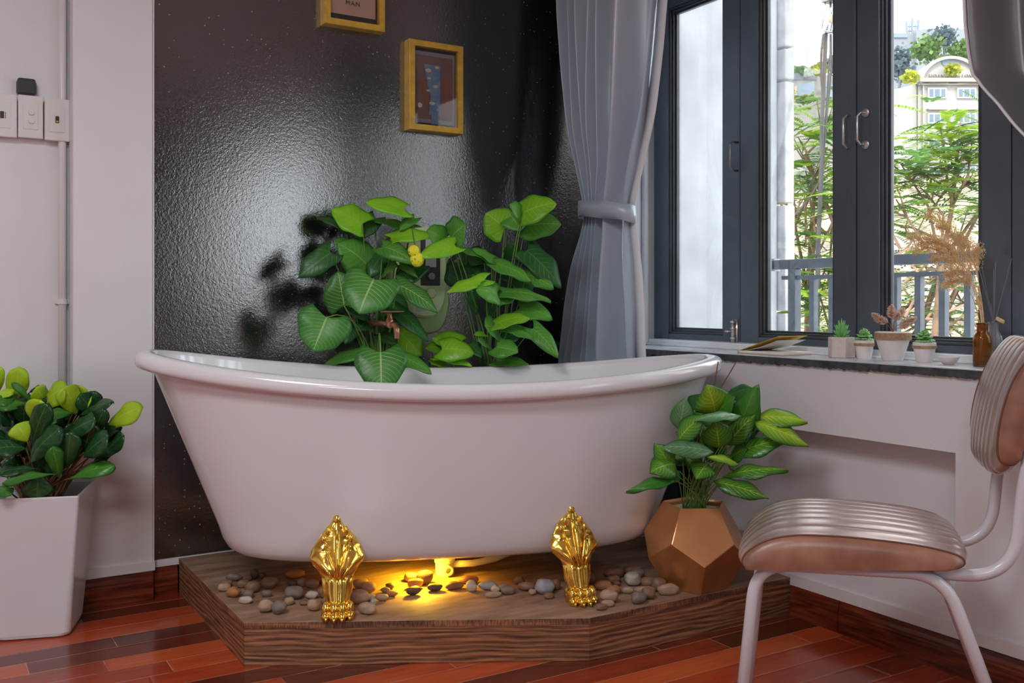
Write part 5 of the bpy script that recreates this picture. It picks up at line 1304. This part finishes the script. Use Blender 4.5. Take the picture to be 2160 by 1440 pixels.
# distant grey block with antenna
D2 = 170.0
c = pt(1960, 300, D2); t = thing('office_building', 'pale grey flat roofed block with a rooftop antenna frame, farthest away', 'building', Vector((c.x, c.y, GZ)))
b = MB(); pbox(b, D2, 1850, 1928, 70, HZ+FX*7/D2, 0, 20); pbox(b, D2, 1928, 1948, 66, HZ+FX*7/D2, -1, 20); pbox(b, D2, 1948, 2038, 61, HZ+FX*7/D2, 0, 20); b.build('block', M['render_grey'], t)
b = MB(); pbox(b, D2, 1850, 1913, 74, 80, -.3, 0); b.build('dark_band', M['slate'], t)
b = MB(); F2 = facing(D2)
for x0, y0, x1, y1, r in ((1929,64,1926,35,.45),(1939,64,1939,28,.45),(1950,64,1953,32,.45),(1930,55,1950,56,.3),(1929,46,1952,45,.25),(1933,60,1933,40,.2),(1945,60,1946,40,.2)): b.tube([F2(x0,y0,3), F2(x1,y1,3)], r*.55, 6)
b.build('antenna', M['slate'], t)
# white building on the left
D3 = 60.0
c = pt(1700, 400, D3); t = thing('apartment_building', 'white flat roofed building with square openings and roof greenery, left of the centre post', 'building', Vector((c.x, c.y, GZ)))
def slab(b, d0, d1, px0, px1, py0l, py0r, py1, th=6):
    vs = [pt(px0,py1,d0), pt(px1,py1,d1), pt(px1,py0r,d1), pt(px0,py0l,d0)]; o_ = Fw*th
    b.add(vs+[v+o_ for v in vs], [(0,1,2,3),(7,6,5,4),(3,2,6,7),(0,4,5,1),(0,3,7,4),(1,5,6,2)])
b = MB(); slab(b, 57, 62, 1640, 1722, 170, 158, HZ+FX*7/60); slab(b, 62, 60, 1722, 1830, 158, 160, HZ+FX*7/60); b.build('wall_block', M['render_white'], t)
b = MB(); vs = [(1676,182),(1718,171),(1718,203),(1676,213)]; P = [pt(x,y_,58.2) for x,y_ in vs]; b.add(P+[p_+Fw*.5 for p_ in P], [(0,1,2,3),(7,6,5,4),(0,4,5,1),(1,5,6,2),(2,6,7,3),(3,7,4,0)]); ow = b.build('opening', M['slate'], t)
b = MB(); vs = [(1676,182),(1681,181),(1681,212),(1676,213)]; P = [pt(x,y_,58.1) for x,y_ in vs]; b.add(P+[p_+Fw*.4 for p_ in P], [(0,1,2,3),(7,6,5,4),(0,4,5,1),(1,5,6,2),(2,6,7,3),(3,7,4,0)]); b.build('orange_reveal', plain('orange_reveal', srgb(214,160,120), .8), ow)
b = MB(); vs = [(1742,174),(1761,178),(1761,214),(1742,208)]; P = [pt(x,y_,59) for x,y_ in vs]; b.add(P+[p_+Fw*.5 for p_ in P], [(0,1,2,3),(7,6,5,4),(0,4,5,1),(1,5,6,2),(2,6,7,3),(3,7,4,0)]); b.build('opening', M['slate'], t)
b = MB(); slab(b, 56.8, 61.8, 1640, 1722, 160, 148, 168, 6.2); b.build('parapet', M['render_grey'], t)
for i, (px, py, w_, h, mt, lb) in enumerate([(1690,152,40,16,'fol_roof','low green planting along the roof edge of the white building'),(1728,145,38,26,'fol_yellow','yellow-green bush on the white building roof beside the cables'),(1757,138,22,40,'fol_blue','blue-grey foliage on the white building roof next to the centre post'),(1697,209,34,8,'fol_roof','green planting in the opening of the white building')]):
    roof_tree(px, py, w_, h, M[mt], lb, d=57.4 if i == 3 else 60, seed=20+i, n=220, trunk=False, size=.32)
b = MB(); b.tube([pt(1702,150,61), pt(1702,105,61)], .03, 6); o = b.build('roof_mast', M['slate'], origin=pt(1702,150,61)); tag(o, 'thin mast on the roof of the white building', 'mast')
# cream house across the alley behind the trees
c = pt(1950, 600, 15); t = thing('cream_house', 'cream rendered house wall low behind the garden trees', 'building', Vector((c.x, c.y, GZ)))
b = MB(); vs = [pt(1560,HZ+FX*7/22,22), pt(2200,HZ+FX*7/17,17), pt(2200,345,17), pt(1560,430,22)]; off = Fw*5
b.add(vs+[v+off for v in vs], [(0,1,2,3),(7,6,5,4),(3,2,6,7),(0,3,7,4),(1,5,6,2)]); b.build('house_wall', M['render_cream'], t)
# trees with feathery fronds
M['frond_lime'] = fol('lime_fronds', (.13,.27,.02,1), (.36,.46,.04,1), .4)
M['frond_mid'] = fol('green_fronds', (.04,.13,.03,1), (.15,.30,.06,1), .35)
M['frond_blue'] = fol('cool_green_fronds', (.04,.10,.06,1), (.14,.24,.13,1), .3)
def frond(b, base, dirv, L, rnd):
    up = Vector((0,0,1)); side = dirv.cross(up)
    if side.length < .1: side = Vector((1,0,0))
    side.normalize(); n = 12; nrm = side.cross(dirv).normalized()
    for j in range(n):
        q = (j+.5)/n; p_ = base+dirv*(L*q)+up*(-.35*L*q*q)
        l = L*.34*math.sin(math.pi*(.12+.8*q)); 
        for s_ in (-1, 1):
            a = (side*s_+dirv*.55-up*.15).normalized()*l; w_ = dirv*(L*.045)
            b.add([p_-w_*.4, p_+a*.5-w_, p_+a, p_+a*.5+w_], [(0,1,2,3)])
def garden_tree(label, trunk, clusters, mats, seed, n, spread, L):
    rnd = random.Random(seed); root = trunk[0]
    t = thing('garden_tree', label, 'tree', root, 'feathery trees outside the balcony')
    b = MB(); m_ = len(trunk); b.tube(trunk, [.040*(1-.7*i/(m_-1)) for i in range(m_)], 8)
    tops = []
    for c_ in clusters:
        s0 = trunk[rnd.randrange(m_//2, m_)]; mid = s0.lerp(c_, .5)+Vector((rnd.uniform(-.15,.15), rnd.uniform(-.15,.15), rnd.uniform(-.1,.15)))
        b.tube([s0, mid, c_], [.016,.012,.006], 6)
        for j in range(3):
            e = c_+Vector((rnd.uniform(-1,1), rnd.uniform(-1,1), rnd.uniform(-.5,.8)))*spread*.8; b.tube([mid.lerp(c_,.6), e], [.010,.004], 5); tops.append(e)
        tops.append(c_)
    b.build('trunk', M['bark'], t, smooth=True)
    for mi, mat in enumerate(mats):
        b = MB()
        for i in range(n):
            c_ = rnd.choice(tops); p_ = c_+Vector((rnd.gauss(0,1), rnd.gauss(0,1), rnd.gauss(0,.8)))*spread*.5
            a = rnd.uniform(0, 6.28); d_ = Vector((math.cos(a), math.sin(a), rnd.uniform(-.25,.55))).normalized(); frond(b, p_, d_, L*rnd.uniform(.6,1.15), rnd)
        b.build('foliage', mat, t)
def cl(lst): return [pt(x, y_, d_) for x, y_, d_ in lst]
random.seed(2)
A = Vector((pt(1705, 900, 8).x, pt(1705, 900, 8).y, GZ))
garden_tree('lime green feathery tree left of the centre post', [A, pt(1700,900,8), pt(1705,620,8), pt(1712,480,8.1), pt(1720,380,8.2)],
  cl([(1690,300,8),(1700,360,8),(1745,310,8.2),(1760,270,8.4),(1688,420,7.8),(1740,420,8.2),(1700,520,7.8),(1750,500,8.2),(1690,610,7.8),(1745,610,8),(1700,690,7.8),(1750,690,8),(1650,450,8.6),(1800,400,8.6)]), [M['frond_lime'], M['frond_mid']], 5, 260, .36, .34)
A = Vector((pt(1960, 900, 8.5).x, pt(1960, 900, 8.5).y, GZ))
garden_tree('tall light green feathery tree in the middle of the right hand pane', [A, pt(1960,900,8.5), pt(1972,700,8.5), pt(1985,560,8.5), pt(2010,430,8.6), pt(2018,340,8.6)],
  cl([(2020,300,8.6),(1990,305,8.5),(2050,300,8.6),(1900,345,8.4),(1925,370,8.3),(1890,420,8.3),(1950,400,8.6),(2000,390,8.6),(2050,400,8.6),(2030,350,8.6)]), [M['frond_lime'], M['frond_mid']], 8, 150, .30, .34)
A = Vector((pt(2090, 900, 9.5).x, pt(2090, 900, 9.5).y, GZ))
garden_tree('leaning tree with thin bare branches behind the railing bars', [A, pt(2080,900,9.5), pt(1930,760,9.5), pt(1960,640,9.4), pt(2010,520,9.4), pt(2075,430,9.3)],
  cl([(1900,480,9),(2050,470,9.2),(1900,560,9),(1960,600,9),(2040,620,9.2),(1905,660,9),(1990,680,9),(2060,690,9),(2000,740,9),(1920,740,9)]), [M['frond_blue'], M['frond_lime'], M['frond_mid']], 13, 95, .36, .36)
b = MB(); rnd = random.Random(31)
t = thing('bare_shrub', 'tangle of bare pinkish branches behind the railing', 'shrub', Vector((pt(1980,700,8.8).x, pt(1980,700,8.8).y, GZ)))
for i in range(34):
    x, y_ = rnd.uniform(1880, 2080), rnd.uniform(520, 720); a = rnd.uniform(-1.1, .2) if rnd.random() < .7 else rnd.uniform(-2.6,-1.8); l = rnd.uniform(50, 150)
    p0 = pt(x, y_, 8.8+rnd.uniform(-.4,.4)); p1 = pt(x+l*math.cos(a), y_+l*math.sin(a), 8.8+rnd.uniform(-.4,.4)); b.tube([p0, p0.lerp(p1,.5)+Vector((0,0,rnd.uniform(-.05,.08))), p1], [.014,.011,.005], 6)
b.build('branches', plain('pink_bark', srgb(176,140,120), .9, var=.2), t, smooth=True)

# ------------------------------------------------------------------ unseen ceiling panels, added as fill light for the room
def ceiling_fill_panel(x, y, sx_, sy_, e, col, label):
    t = thing('ceiling_fill_light', label, 'light', (x, y, HC), 'added ceiling fill panels')
    b = MB(); b.box((x-sx_/2-.02, y-sy_/2-.02, HC-.03), (x+sx_/2+.02, y+sy_/2+.02, HC)); b.build('housing', M['switch'], t)
    l = light('fill_panel_light', 'AREA', (0,0,-.035), e, col, sx_, sy_); l.parent = t
ceiling_fill_panel(-.6, 1.0, .9, .9, 46, (.94, .97, 1), 'added square ceiling fill light nearer the bathtub')
ceiling_fill_panel(-1.4, -1.6, 1.1, 1.1, 62, (.94, .97, 1), 'added square ceiling fill light over the rear of the room')
